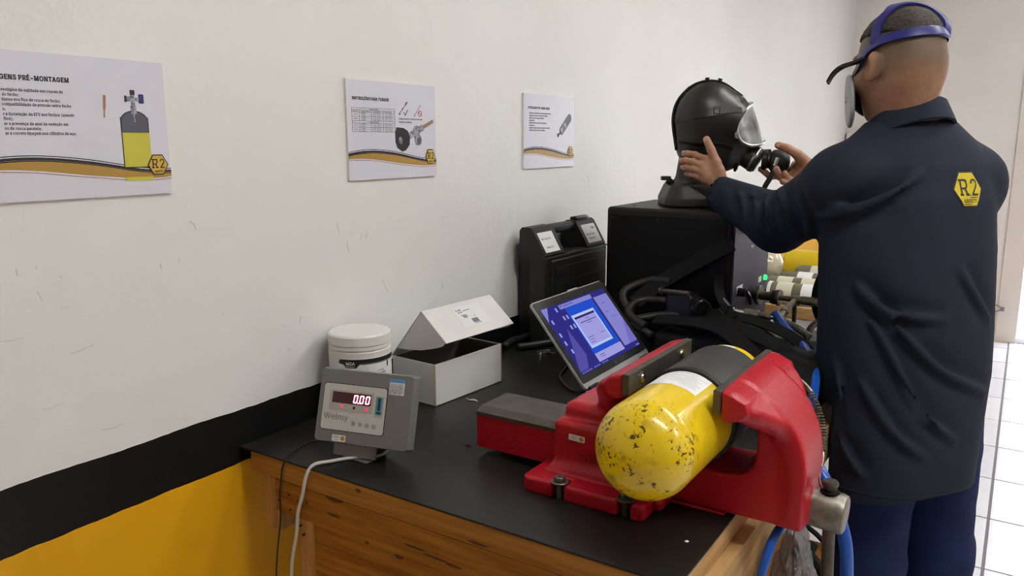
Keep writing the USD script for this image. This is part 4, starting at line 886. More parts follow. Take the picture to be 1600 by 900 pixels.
obj('asset_print', decal(shapely.union_all([put(text_shape('Visto', .003, width=.011, tol=1.3), .004, .0012), put(text_shape('Fluxo', .0024, width=.009, tol=1.3), .006, -.0024)]), Msk, .0003, .0005), M_GREYINK, Vs, False)
obj('cast_lettering', decal(put(text_shape('nEZ', .015, True, tol=1.2, width=.05), .022, -.030), frame((.6135, VY - .0860, .9600), (1, 0, -.03), (0, 0, 1)), .0012), M_REDMARK, Vs, False)
# screw head and handle
obj('screw_head', lathe([(0, .0), (.0275, .0), (.029, .002), (.0305, .027), (.0305, .043), (.0285, .049), (.025, .051), (0, .051)], (.986, VY, .906), (1, 0, -.05), 36), M_STEEL, Vs, 30)
hx, hz = 1.0115, .9345
obj('handle_rod', cat(cyl((hx, VY, hz + .008), (hx + .012, VY, .585), .0092, n=20), lathe([(0, 0), (.0080, 0), (.0090, .006), (.0118, .012), (.0122, .015), (.0105, .0185), (0, .0190)], (hx, VY, hz - .001), (-.03, 0, 1), 20), lathe([(0, 0), (.0130, .0), (.0130, .02), (.011, .024), (0, .024)], (hx + .012, VY, .563), (-.03, 0, 1), 20)), M_DSTEEL, Vs, 30)
obj('rod_hole', lathe([(.0098, .0), (.0140, .0), (.0140, .0016), (.0098, .0016)], (hx, VY, hz), (-.03, 0, 1), 20), M_BLKM, Vs)

# ------------------------------------------------------------------ yellow cylinder in the jaws
CX, CZ, CR = .8055, 1.0305, .0720
Cy = thing('gas_cylinder', 'scuffed yellow steel gas cylinder clamped in the red vise', 'gas cylinder', (CX, 1.15, CZ))
M_YEL = mk('cylinder_yellow', (0.70, 0.52, 0.006), 0.24, noise=(22, (0.62, 0.455, 0.012), 0.45, 0.75), bump=(14, 0.0018), coat_weight=0.5, coat_roughness=0.08)
def scuffed():
    n = {'g': ('geometry', {}), 's': ('separate_xyz', {}), 'mr': ('map_range', {'from_min': .99, 'from_max': .955, 'to_min': 0.0, 'to_max': 1.0}),
         'n1': ('noise_texture', {'scale': 150.0, 'detail': 5.0, 'roughness': .65, 'distortion': .6}), 'n2': ('noise_texture', {'scale': 26.0, 'detail': 3.0}),
         'a': ('math', {'math_type': 'multiply_add', 'value2': .55, 'value3': 0.0}), 'ad': ('math', {'math_type': 'add'}),
         'r': ('rgb_ramp', {'ramp': [(.870, (0, 0, 0)), (.90, (1, 1, 1))]}), 'mu': ('math', {'math_type': 'multiply'}),
         'n4': ('noise_texture', {'scale': 11.0, 'detail': 4.0}), 'r4': ('rgb_ramp', {'ramp': [(.38, (0.82, .58, .004)), (.70, (.70, .49, .012))]}),
         'mx': ('mix_color', {'b': (.10, .065, .010)}), 'n5': ('noise_texture', {'scale': 48.0, 'detail': 4.0}), 'r5': ('rgb_ramp', {'ramp': [(.60, (0, 0, 0)), (.72, (.3, .3, .3))]}), 'mu5': ('math', {'math_type': 'multiply'}), 'm5': ('mix_color', {'b': (.36, .25, .03)}),
         'bn': ('noise_texture', {'scale': 16.0, 'detail': 2.0}), 'bb': ('bump', {'distance': .0012, 'strength': .8}),
         'p': ('principled_bsdf', {'roughness': .25, 'coat_weight': .3, 'coat_roughness': .06, 'specular_ior_level': .35})}
    l = [('g.position', 's.vector'), ('s.y', 'mr.value'), ('g.position', 'n1.vector'), ('g.position', 'n2.vector'), ('n2.fac', 'a.value1'), ('n1.fac', 'ad.value1'), ('a.value', 'ad.value2'),
         ('ad.value', 'r.fac'), ('r.color', 'mu.value1'), ('mr.result', 'mu.value2'), ('g.position', 'n4.vector'), ('n4.fac', 'r4.fac'),
         ('g.position', 'n5.vector'), ('n5.fac', 'r5.fac'), ('r5.color', 'mu5.value1'), ('mr.result', 'mu5.value2'), ('r4.color', 'm5.a'), ('mu5.value', 'm5.fac'), ('m5.result', 'mx.a'), ('mu.value', 'mx.fac'), ('mx.result', 'p.base_color'),
         ('g.position', 'bn.vector'), ('bn.fac', 'bb.height'), ('bb.normal', 'p.normal')]
    return usdkit.material(stage, '/World/Looks/scuffed_yellow', n, l, surface='p.BSDF')
y1, dm = .963, .066
prof = [(CR * math.sin(t), y1 - dm * math.cos(t) ** 1.0) for t in np.linspace(0, PI / 2, 26)] + [(CR, y) for y in (1.0, 1.1, 1.2, 1.3)] + [(CR * math.cos(t) ** .8 if t < 1.3 else .02 + (CR * math.cos(1.3) ** .8 - .02) * (1.5 - t) / .2, 1.300 + .055 * math.sin(t)) for t in np.linspace(.1, 1.5, 14)] + [(.020, 1.372), (0, 1.372)]
obj('body', lathe(prof, (CX, 0, CZ), (0, 1, 0), 96), scuffed(), Cy, 40)
def wrapY(yA, yB, a0, a1, r, n=40):
    a = np.radians(np.linspace(a0, a1, n)); vs, f = [], []
    for t in a:
        for y in (yA, yB): vs.append((CX + r * math.cos(t), y, CZ + r * math.sin(t)))
    for i in range(n - 1): f += [(2 * i, 2 * i + 2, 2 * i + 3), (2 * i, 2 * i + 3, 2 * i + 1)]
    return trimesh.Trimesh(np.array(vs), np.array(f)[:, ::-1], process=False)
obj('paper_label', wrapY(1.042, 1.116, 57, 132, CR + .0004), M_PAPER, Cy)
pm = []
for i, (a0, a1) in enumerate(((62, 85), (64, 98), (60, 92), (66, 100), (64, 84), (70, 104), (60, 82), (72, 108))): pm.append(wrapY(1.056 + i * .007, 1.0572 + i * .007, a0, a1, CR + .0007, 12))
obj('label_print', cat(*pm), mk('faint_print', (.35, .35, .34), .6), Cy)
obj('rubber_band', lathe([(CR + .0002, 1.128), (CR + .0040, 1.128), (CR + .0046, 1.131), (CR + .0046, 1.281), (CR + .0040, 1.284), (CR + .0002, 1.284)], (CX, 0, CZ), (0, 1, 0), 96), mk('rubber_band_black', (0.026, 0.026, 0.028), 0.42, bump=(40, .0006)), Cy, 30)
for y in (1.118, 1.1255): obj('rubber_ring', lathe([(CR + .0002, y - .0036), (CR + .0050, y - .0030), (CR + .0056, y), (CR + .0050, y + .0030), (CR + .0002, y + .0036)], (CX, 0, CZ), (0, 1, 0), 80), M_RUB, Cy, 40)
obj('paper_label', wrapY(1.290, 1.302, 78, 95, CR + .0005, 10), M_PAPER, Cy)
obj('valve', cat(cyl((CX, 1.3725, CZ), (CX, 1.405, CZ), .016, n=20, cap_r=.002), cyl((CX - .03, 1.39, CZ), (CX + .035, 1.39, CZ), .010, n=16), cyl((CX + .035, 1.39, CZ), (CX + .06, 1.39, CZ), .02, n=18, cap_r=.003)), M_STEEL, Cy, 30)
solo('cast_bracket', cat(rbox((.868, 1.335, 1.02), (.905, 1.365, 1.095), .010, 3), cyl((.886, 1.333, 1.075), (.886, 1.367, 1.075), .021, n=28, cap_r=.003)), mk('grey_cast', (.36, .355, .33), .5), 'small grey metal lug showing behind the right jaw of the vise', 'bracket') if False else None

# ------------------------------------------------------------------ hanging tool balancer line, hoses and bag beside the vise
G = thing('spring_lanyard', 'thin steel lanyard with a coiled spring hanging down behind the red jaw', 'lanyard', (.98, 1.30, 1.0))
sp = [(.945, 1.322, 1.036), (.962, 1.300, 1.017), (.979, 1.272, .985), (.984, 1.240, .968)]
path = smooth_path(sp, 300); tt = np.gradient(path, axis=0); tt /= np.linalg.norm(tt, axis=1, keepdims=True)
e1 = np.cross(tt, V(0, 1, 0)); e1 /= np.linalg.norm(e1, axis=1, keepdims=True); e2 = np.cross(tt, e1)
ph = np.linspace(0, 2 * PI * 22, 300)[:, None]
obj('coil', tube(path + (e1 * np.cos(ph) + e2 * np.sin(ph)) * .0048, .0011, 6, 0), M_DSTEEL, G)
obj('sleeve', cyl((.984, 1.2395, .968), (.986, 1.222, .952), .0045, n=14), M_CHROME, G)
obj('cord', tube([(.925, 1.33, 1.052), (.936, 1.328, 1.044), (.946, 1.322, 1.036)], .0040, 8, 12), M_STEEL, G)
obj('loop', tube([(.986, 1.222, .952), (.992, 1.205, .93), (1.006, 1.218, .905), (1.012, 1.226, .872), (1.006, 1.230, .866), (1.000, 1.222, .89), (.990, 1.212, .925)], .0015, 8, 40), M_STEEL, G)
solo('blue_air_hose', tube([(.935, 1.42, .869), (.950, 1.30, .872), (.952, 1.19, .873), (.945, 1.125, .858), (.9375, 1.102, .815), (.932, 1.100, .745), (.93, 1.11, .60), (.94, 1.14, .35), (.96, 1.20, .10), (1.0, 1.26, .014)], .0072, 12, 60), M_BLUEH, 'blue air hose hanging below the vise in front of the plastic bag', 'hose')
solo('blue_air_hose', tube([(.700, 2.020, 1.018), (.716, 2.015, 1.000), (.737, 1.995, .985), (.775, 1.95, .972), (.82, 1.86, .965), (.865, 1.74, .950), (.897, 1.54, .912), (.932, 1.39, .906), (.962, 1.33, .906), (.982, 1.312, .888), (1.000, 1.305, .853), (1.018, 1.300, .805), (1.026, 1.300, .740), (1.03, 1.30, .60), (1.02, 1.32, .35), (1.0, 1.4, .02)], .0108, 12, 110), M_BLUEH, 'long blue air hose running from the coupling past the vise handle', 'hose')
M_BAG = usdkit.material(stage, '/World/Looks/clear_plastic_bag', {'p': ('principled_bsdf', {'base_color': (.46, .45, .47), 'roughness': .22, 'transmission_weight': 0.0, 'specular_ior_level': .8}), 't': ('transparent_bsdf', {'color': (.9, .9, .9)}), 'm': ('mix_closure', {'fac': .62}), 'g': ('texture_coordinate', {}), 'n': ('noise_texture', {'scale': 30.0, 'detail': 4.0, 'distortion': 1.5}), 'b': ('bump', {'distance': .006})}, [('g.object', 'n.vector'), ('n.fac', 'b.height'), ('b.normal', 'p.normal'), ('t.BSDF', 'm.closure1'), ('p.BSDF', 'm.closure2')], surface='m.closure') if False else \
    usdkit.material(stage, '/World/Looks/clear_plastic_bag', {'p': ('principled_bsdf', {'base_color': (.20, .20, .21), 'roughness': .12, 'specular_ior_level': 1.0, 'alpha': .62}), 'g': ('texture_coordinate', {}), 'n': ('noise_texture', {'scale': 34.0, 'detail': 3.0, 'distortion': 2.0}), 'b': ('bump', {'distance': .008})}, [('g.object', 'n.vector'), ('n.fac', 'b.height'), ('b.normal', 'p.normal')], surface='p.BSDF')
bag = trimesh.creation.icosphere(6); v = bag.vertices.copy()
cr = lambda q, sd: np.abs(meshkit.noise(q, sd) - .5) * 2
rad = 1.08 + .34 * (meshkit.fbm(v * 2.6, 3, 3) - .5) - .30 * (1 - cr(v * V(2.2, 2.6, 5.0), 12)) ** 3 - .16 * (1 - cr(v * V(4.5, 5.5, 11), 14)) ** 3
top = np.clip(v[:, 2], 0, 1)
bag.vertices = np.stack([.9505 + v[:, 0] * .044 * rad * (1 - .35 * top ** 3), 1.250 + v[:, 1] * .100 * rad * (1 - .45 * top ** 3), .60 + v[:, 2] * .255 * (.92 + .08 * rad)], 1)
solo('plastic_bag', bag, M_BAG, 'crumpled grey translucent plastic bag hanging beside the bench below the vise', 'bag', smooth=40)
D_ = thing('hand_tool', 'black handled tool hanging below the vise screw beside the bag', 'tool', (.94, 1.44, .66))
obj('grip', xf(rbox((-.018, -.014, -.022), (.018, .014, .022), .006, 3), frame((.930, 1.440, .692), (.96, 0, -.28), (.28, 0, .96))), M_BLKM, D_); obj('shaft', tube([(.910, 1.435, .760), (.923, 1.438, .746), (.947, 1.44, .730), (.972, 1.442, .706)], .005, 8, 20), M_BLKM, D_)
obj('tail', tube([(.940, 1.440, .682), (.958, 1.440, .664), (.976, 1.442, .640), (.985, 1.45, .56), (.98, 1.46, .40), (.975, 1.47, .012)], .011, 8, 30), M_BLKM, D_)
# ------------------------------------------------------------------ little things lying about
cm = thing('metal_clip', 'tiny bright metal clip lying on the bench behind the carton', 'clip', (.14, 1.79, BZ))
obj('wire', tube([(.128, 1.782, .8822), (.140, 1.805, .8822), (.152, 1.812, .8825), (.158, 1.795, .8822), (.148, 1.785, .8822)], .0016, 6, 30), M_CHROME, cm); obj('plate', rbox((.155, 1.785, .8804), (.180, 1.797, .884), .001), M_STEEL, cm)
solo('plastic_scrap', tube([(.200, 1.360, .8815), (.214, 1.352, .8815), (.226, 1.356, .8818), (.236, 1.352, .8818)], [.0008, .0010, .0022, .0010], 6, 24), M_PAPER, 'small white plastic scrap on the bench in front of the carton', 'scrap')
solo('rubber_crumb', hull([(.362, 1.133, .8803), (.374, 1.131, .8803), (.378, 1.137, .8803), (.368, 1.140, .8803), (.369, 1.135, .8830)]), M_BLKM, 'black crumb lying on the bench left of the red slide', 'crumb', smooth=False)
solo('paint_fleck', hull([(.848, 1.012, .8803), (.853, 1.011, .8803), (.854, 1.016, .8803), (.850, 1.016, .8816)]), M_PAPER, 'tiny white fleck on the bench corner below the vise', 'fleck', smooth=False)
# ------------------------------------------------------------------ dummy head with the breathing mask (a: to the right along the picture, b: up, c: towards the room)
A_, B_, C_ = V(.837, .547, 0), V(0, 0, 1), V(.547, -.837, 0)
A_ /= np.linalg.norm(A_); C_ = np.cross(A_, B_)
HO = V(.432, 2.232, 1.506)          # centre of the hood
R3 = np.stack([A_, B_, C_], 1)
def L2W(a, b, c): return HO + R3 @ V(a, b, c)
M_HOOD = mk('hood_rubber', (0.0105, 0.0105, 0.0115), 0.36, bump=(7, 0.003))
M_DUMMY = mk('dummy_black', (0.0125, 0.0125, 0.013), 0.5)
tl = math.radians(21); fn = V(math.cos(tl), math.sin(tl), 0); fd = V(math.sin(tl), -math.cos(tl), 0)     # the face looks along fn, fd runs down the visor
vc = V(.136, -.002, 0)              # middle of the visor's front
RV = .082
def vis(t, s):
    """point on the visor: t the angle round the face, s the height share of its outline (-1 top .. 1 bottom)"""
    hgt = .0555 * max(0.0, 1 - (abs(t) / 1.50) ** 3.6) ** .5
    return vc - fn * RV * (1 - math.cos(t)) * 1.08 + V(0, 0, 1) * RV * .92 * math.sin(t) + fd * (hgt * s + .010 * (1 - math.cos(t)))
def f_dummy(p):
    q = (p - HO) @ R3
    f = s_ell(q, (-.005, .0, 0), (.088, .100, .070))
    f = smin(f, s_cap(q, (-.025, -.05, 0), (-.035, -.175, 0), .050, .058), .02)
    ped = np.maximum(np.linalg.norm(np.stack([np.maximum(np.abs(q[:, 0] + .012) - .068, 0), np.maximum(np.abs(q[:, 2]) - .045, 0)], 1), axis=1) - .052 + .45 * np.clip(q[:, 1] + .215, 0, .05), np.abs(q[:, 1] + .2085) - .031)
    f = smin(f, ped, .030)
    return np.maximum(f, -(q[:, 1] + .2395))
Dh = thing('dummy_head', 'black dummy head on a flared stand on top of the test console', 'mannequin head', tuple(L2W(-.03, -.2395, 0)))
obj('head_and_stand', sdf_mesh(f_dummy, HO - .26, HO + V(.2, .2, .14), .005), M_DUMMY, Dh, True)
obj('stand_knob', cat(cyl(L2W(-.120, -.165, .02), L2W(-.105, -.175, .02), .010, n=14), xf(rbox((-.014, -.006, -.010), (.014, .006, .010), .003), frame(L2W(-.124, -.160, .02), A_, B_))), M_BLKS, Dh)
Mk_ = thing('breathing_mask', 'black full face breathing mask with a silver framed clear visor on the dummy head', 'mask', tuple(HO))
def f_hood(p):
    q = (p - HO) @ R3
    f = s_ell(q, (-.004, .006, 0), (.1010, .1080, .083))
    face = s_ell(q, (.072, -.012, 0), (.066, .082, .080), np.array([[math.cos(tl), -math.sin(tl), 0], [math.sin(tl), math.cos(tl), 0], [0, 0, 1]]))
    f = smin(f, face, .030)
    f = smin(f, s_cap(q, (.050, -.078, 0), (.112, -.086, 0), .052, .037), .030)        # chin and snout
    f = smin(f, s_cap(q, (-.030, -.070, 0), (.035, -.092, 0), .062, .050), .030)       # neck skirt
    # recess for the visor
    w = q - vc; fv = w @ fn; dv = w @ fd; tt = np.arctan2(q[:, 2] / .92, np.maximum(RV + fv / 1.08, 1e-4))
    hh = .0555 * np.sqrt(np.clip(1 - (np.abs(tt) / 1.50) ** 3.6, 0, 1))
    rho = np.hypot(RV + fv / 1.08, q[:, 2] / .92)
    cut = np.maximum(np.maximum(np.abs(dv - .010 * (1 - np.cos(tt))) - hh, RV - .006 - rho), -fv - RV)
    f = smax(f, -cut, .004)
    f = smax(f, rho - RV - .004 - 1e3 * (fv < -RV * .9) - 1e3 * (np.abs(dv) > .075), .01) if False else f
    rg = np.hypot(q[:, 2], q[:, 1] + 1.0) * 0
    ridge = np.abs(fv + .050 - .004) - .0025
    return f + .0012 * np.sin(q[:, 0] * 260) * ((q[:, 0] > .058) & (q[:, 1] > .05))
obj('hood', sdf_mesh(f_hood, HO - V(.15, .15, .18), HO + V(.19, .18, .13), .0034), M_HOOD, Mk_, True, label='black rubber hood and face piece')
nt, ns = 40, 16
ts = np.linspace(-1.46, 1.46, nt); vs_, fs_ = [], []
for t in ts:
    for s in np.linspace(-1, 1, ns): vs_.append(HO + R3 @ vis(t, s))
for i in range(nt - 1):
    for j in range(ns - 1):
        a = i * ns + j; fs_ += [(a, a + ns, a + ns + 1), (a, a + ns + 1, a + 1)]
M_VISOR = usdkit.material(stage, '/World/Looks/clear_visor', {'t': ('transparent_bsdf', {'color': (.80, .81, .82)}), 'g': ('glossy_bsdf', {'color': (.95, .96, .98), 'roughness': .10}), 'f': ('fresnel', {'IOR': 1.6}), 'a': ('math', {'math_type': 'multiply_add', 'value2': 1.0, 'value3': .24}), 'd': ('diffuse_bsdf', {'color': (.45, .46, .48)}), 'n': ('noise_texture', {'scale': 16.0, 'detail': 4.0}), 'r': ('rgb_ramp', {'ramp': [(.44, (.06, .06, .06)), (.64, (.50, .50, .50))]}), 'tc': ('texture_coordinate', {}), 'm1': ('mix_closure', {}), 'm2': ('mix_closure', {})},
    [('tc.object', 'n.vector'), ('n.fac', 'r.fac'), ('t.BSDF', 'm1.closure1'), ('d.BSDF', 'm1.closure2'), ('r.color', 'm1.fac'), ('f.fac', 'a.value1'), ('a.value', 'm2.fac'), ('m1.closure', 'm2.closure1'), ('g.BSDF', 'm2.closure2')], surface='m2.closure')  # the noisy grey diffuse share paints bright reflections into the clear visor
obj('visor', trimesh.Trimesh(np.array(vs_), np.array(fs_), process=False), M_VISOR, Mk_, True, label='clear curved visor with pale reflections painted in as patches')
loop = [vis(t, -1.03) for t in np.linspace(-1.47, 1.47, 30)] + [vis(t, 1.03) for t in np.linspace(1.47, -1.47, 30)]
M_ALU = mk('brushed_aluminium', (.56, .56, .56), .28, 1.0)
obj('visor_frame', tube([HO + R3 @ x for x in loop], .0046, 10, 160, closed=True), M_ALU, Mk_, True)
for s in (-1, 1):
    c = vis(s * 1.50, 0); obj('frame_clip', cat(xf(rbox((-.004, -.011, -.004), (.004, .001, .004), .0015), frame(HO + R3 @ (c + V(-.004, .002, 0)), A_, B_)), xf(rbox((-.004, -.001, -.004), (.004, .011, .004), .0015), frame(HO + R3 @ (c + V(-.006, -.004, 0)), A_, B_))), M_ALU, Mk_)
obj('inner_cup', sdf_mesh(lambda p: s_ell((p - HO) @ R3, (.058, -.040, 0), (.040, .030, .034)), L2W(.0, -.09, -.05) - .06, L2W(.11, .0, .05) + .06, .006), mk('grey_rubber', (.10, .10, .105), .5), Mk_, True)
def onhoods(dirs, lift=.003, o=(-.004, .0, 0)):
    d = np.array(dirs, float); d /= np.linalg.norm(d, axis=1, keepdims=True); a, b = np.full(len(d), .02), np.full(len(d), .26)
    at = lambda m: HO + (V(*o) + d * m[:, None]) @ R3.T
    for _ in range(26):
        m = (a + b) / 2; ins = f_hood(at(m)) < 0; a = np.where(ins, m, a); b = np.where(ins, b, m)
    return at(a + lift)
def onhood(d, lift=.003): return onhoods([d], lift)[0]
def hstrap(name, dirs, w, mat=M_WEB, parent=Mk_, lift=.002):
    P_ = onhoods(dirs, lift)
    k = smooth_path(P_, 40); nrm = k - (HO + R3 @ V(-.004, .0, 0))
    obj(name, tube(k, w, sect=STRAP, spline=0, up=nrm), mat, parent, False)
deg = lambda t, c: (math.cos(math.radians(t)), math.sin(math.radians(t)), c)
for c in (.10, -.10): hstrap('top_strap', [deg(t, c) for t in (38, 55, 75, 95, 120, 142)], .007)
hstrap('back_strap', [deg(t, .02) for t in (120, 145, 165, 185, 205, 222)], .010)
for s in (1, -1):
    hstrap('side_strap', [(.62, .25, s * .62), (.30, .28, s * .80), (-.1, .20, s * .80), (-.5, .10, s * .55), (-.85, .0, s * .2)], .008, M_HOOD)
    hstrap('neck_strap', [(.45, -.62, s * .50), (.1, -.60, s * .62), (-.35, -.55, s * .55), (-.72, -.50, s * .25)], .008, M_HOOD)
    p0 = onhood((.02, .27, s * .82), .006)
    nr = p0 - HO; nr /= np.linalg.norm(nr); Mb = frame(p0, np.cross(B_, nr) * s, B_)
    obj('buckle', xf(tube([(-.008, -.009, 0), (.008, -.009, 0), (.008, .009, 0), (-.008, .009, 0)], .0013, 6, 0, closed=True), Mb), M_DSTEEL, Mk_)
for t in (78, 96): obj('buckle', cyl(onhood(deg(t, .16), .002), onhood(deg(t, .16), .010), .006, n=12), M_BLKS, Mk_)
obj('chin_tab', tube([onhood((.55, -.80, .25), .001), onhood((.52, -.90, .1), .006), onhood((.58, -.85, -.05), .004)], .005, 8, 12), M_HOOD, Mk_)
# connector ring and demand valve
cdir = V(.80, -.46, .33); cdir /= np.linalg.norm(cdir)
c0 = V(.128, -.107, .020)
WP = lambda v: HO + R3 @ v
cw_ = R3 @ cdir; vdir = V(.94, -.06, .33); vdir /= np.linalg.norm(vdir); vw_ = R3 @ vdir; v0 = c0 + cdir * .018 - vdir * .008 + V(0, .006, 0)
obj('connector_ring', lathe([(.018, -.005), (.0375, -.004), (.0390, 0), (.0375, .0035), (.018, .004)], WP(c0), cw_, 36), M_ALU, Mk_)
obj('connector_hub', lathe([(0, -.030), (.034, -.030), (.0365, -.005), (.0370, .006), (.030, .014), (0, .014)], WP(c0 + cdir * .002), cw_, 32), M_HOOD, Mk_)
Rg = thing('demand_valve', 'round black demand valve held to the mask by the right hand', 'regulator', tuple(WP(c0 + cdir * .05)))
obj('coupling', lathe([(0, .0135), (.0290, .0135), (.0300, .016), (.0300, .026), (.0220, .030), (.0210, .050), (0, .050)], WP(v0), vw_, 28), M_BLKS, Rg, 30)
obj('cover', lathe([(0, .030), (.024, .031), (.0310, .038), (.0335, .050), (.0325, .066), (.0270, .078), (.016, .0845), (0, .0865)], WP(v0 + vdir * .004), vw_, 32), M_RUB, Rg, 40)
obj('release_tab', xf(rbox((-.010, -.006, -.007), (.010, .006, .007), .003), frame(WP(c0 + cdir * .016 + V(.022, .030, .0)), A_, B_ * .9 + A_ * .4)), M_BLKS, Rg)
hz0 = v0 + vdir * .042 + V(0, -.004, .030)
obj('hose_fitting', cyl(WP(hz0 + V(.004, .013, 0)), WP(hz0 + V(-.003, -.010, .002)), .0075, n=16, cap_r=.001), M_CHROME, Rg)
obj('hose', tube([WP(hz0 + V(-.003, -.010, .002)), WP(hz0 + V(-.012, -.038, .004)), WP(hz0 + V(-.030, -.075, .002)), WP(hz0 + V(-.030, -.110, .004)), V(.612, 2.165, 1.245), V(.590, 2.150, 1.215)], .0075, 12, 60), M_RUB, Rg, True); obj('hose_end', cyl((.5785, 2.145, 1.205), (.598, 2.153, 1.222), .011, n=16, cap_r=.002), M_STEEL, Rg)

# ------------------------------------------------------------------ breathing apparatus harness heaped in front of the console
Ha = thing('harness', 'black breathing apparatus harness with hoses and straps heaped before the console', 'harness', (.62, 1.92, BZ))
def f_pack(p):
    f = s_box(p, (.42, 1.885, .881), (.90, 2.030, .955), .020)
    f = smin(f, s_box(p, (.700, 1.600, .881), (.875, 1.95, .948), .022), .03)
    f = smin(f, s_ell(p, (.62, 1.95, .955), (.10, .06, .035)), .03)
    f = smin(f, s_ell(p, (.80, 1.78, .950), (.075, .12, .03)), .03)
    return f + .006 * (meshkit.noise(p * 38, 5) - .5) + .008 * (meshkit.noise(p * 15, 9) - .5)
obj('back_pad', sdf_mesh(f_pack, (.40, 1.58, .8825), (.91, 2.045, 1.0), .008), M_WEB, Ha, True)
for nm, pts, r, mt in (
    ('hose', [(.40, 1.89, .965), (.338, 1.92, .995), (.345, 1.965, 1.015), (.391, 1.990, 1.019), (.428, 2.000, 1.016)], .013, M_RUB),
    ('hose', [(.42, 1.89, .945), (.361, 1.900, .972), (.404, 1.945, .985), (.468, 1.965, .990), (.52, 1.98, .97)], .011, M_RUB),
    ('hose', [(.345, 1.93, .985), (.300, 1.965, 1.035), (.330, 2.000, 1.058), (.372, 2.015, 1.070), (.415, 2.02, 1.068)], .012, M_RUB),
    ('hose', [(.36, 1.905, .905), (.300, 1.935, .900), (.21, 1.955, .897), (.13, 1.948, .896), (.075, 1.925, .896), (.045, 1.87, .896), (.035, 1.80, .896), (.05, 1.74, .896)], .010, M_RUB),
    ('hose', [(.36, 1.885, .895), (.29, 1.905, .892), (.20, 1.905, .892), (.135, 1.868, .892), (.105, 1.812, .892), (.075, 1.765, .892)], .010, M_RUB)):
    obj(nm, tube(pts, r, 12, 60), mt, Ha, True)
for pts, w, up in (
    ([(.578, 2.036, 1.186), (.495, 2.034, 1.137), (.430, 2.026, 1.095), (.372, 1.995, 1.050), (.340, 1.955, 1.012)], .021, (0, -1, .3)),
    ([(.420, 1.905, .985), (.496, 1.900, .992), (.588, 1.885, .990), (.690, 1.800, .975), (.75, 1.72, .962)], .022, (0, -.3, 1)),
    ([(.494, 1.960, .998), (.607, 1.925, .998), (.705, 1.860, .985), (.800, 1.770, .975), (.845, 1.70, .935), (.855, 1.66, .915)], .020, (0, -.4, 1)),
    ([(.506, 2.005, 1.000), (.617, 1.990, 1.000), (.725, 1.950, .990), (.81, 1.890, .965), (.85, 1.86, .93)], .016, (0, -.5, 1)),
    ([(.548, 2.028, 1.10), (.552, 2.020, 1.06), (.578, 1.995, 1.025), (.609, 1.970, 1.000)], .013, (.6, -.8, .3))):
    obj('strap', tube(pts, w, sect=STRAP, spline=40, up=V(*up)), M_WEB, Ha, False)
obj('reducer', cat(rbox((.425, 1.955, .975), (.505, 2.020, 1.050), .012, 3), cyl((.50, 1.985, 1.01), (.535, 1.965, 1.01), .026, n=24, cap_r=.004)), M_BLK, Ha, 30)
obj('reducer_pin', cat(cyl((.418, 1.955, 1.054), (.498, 1.943, 1.058), .0065, n=14), cyl((.412, 1.957, 1.053), (.420, 1.955, 1.054), .010, n=14)), M_DSTEEL, Ha)
obj('gauge', cyl((.520, 1.960, 1.03), (.537, 1.940, 1.025), .020, n=24, cap_r=.003), M_BLKS, Ha)
obj('buckle', xf(tube([(-.014, -.022, 0), (.014, -.022, 0), (.012, .022, 0), (-.012, .022, 0)], .0032, 6, 0, closed=True), frame((.585, 1.972, 1.025), (.75, -.3, -.6), (.1, -.4, .9))), M_STEEL, Ha)
# ------------------------------------------------------------------ fittings on the console's front
Fi = thing('quick_coupling', 'brass and steel quick coupling with a spring guarded line, low in front of the console', 'coupling', (.65, 2.02, 1.0))
ca, cb_ = V(.592, 2.022, 1.005), V(.704, 2.020, 1.003); cd = cb_ - ca
for a, b, r, m in ((-.12, .06, .0065, M_STEEL), (-.02, .02, .012, M_CHROME), (.06, .34, .0105, M_CHROME), (.28, .40, .013, M_STEEL), (.40, .62, .0125, M_BRASS), (.62, .90, .0095, M_STEEL), (.88, 1.05, .0065, M_CHROME)): obj('section', cyl(ca + cd * a, ca + cd * b, r, n=18, cap_r=.001), m, Fi)
spp = smooth_path([(.705, 2.020, 1.003), (.735, 2.012, .994), (.768, 1.998, .985), (.80, 1.98, .972)], 200); tq = np.gradient(spp, axis=0); tq /= np.linalg.norm(tq, axis=1, keepdims=True)
e1 = np.cross(tq, V(0, 0, 1)); e1 /= np.linalg.norm(e1, axis=1, keepdims=True); e2 = np.cross(tq, e1); ph = np.linspace(0, 2 * PI * 18, 200)[:, None]
obj('spring_guard', tube(spp + (e1 * np.cos(ph) + e2 * np.sin(ph)) * .0085, .0016, 6, 0), M_STEEL, Fi); obj('line', tube(spp[::8], .006, 8, 40), mk('pale_hose', (.42, .41, .37), .5), Fi)
obj('chain', tube([(.655, 2.018, .994), (.656, 2.016, .975), (.652, 2.014, .962)], .0022, 6, 12), M_STEEL, Fi)
Fv = thing('needle_valve', 'grey needle valve with knurled handwheels and a tee pipe beside the console', 'valve', (.66, 2.25, 1.0))
va, vb = V(.582, 2.262, 1.010), V(.760, 2.245, 1.010); vd = vb - va
for a, b, r, m in ((-.02, .05, .012, M_STEEL), (.03, .09, .0290, M_STEEL), (.09, .30, .013, M_BRASS), (.28, .36, .0215, M_DSTEEL), (.36, .41, .024, M_STEEL), (.41, .75, .008, M_BRASS), (.60, .75, .0115, M_STEEL), (.75, 1.0, .0125, M_BRASS)): obj('section', cyl(va + vd * a, va + vd * b, r, n=20, cap_r=.0015), m, Fv)
obj('tee_pipe', cyl((.697, 2.250, 1.008), (.700, 2.045, .990), .0085, n=14), M_BRASS, Fv); obj('tee_nut', cyl((.698, 2.16, 1.0), (.699, 2.12, .997), .0120, n=6), M_STEEL, Fv)
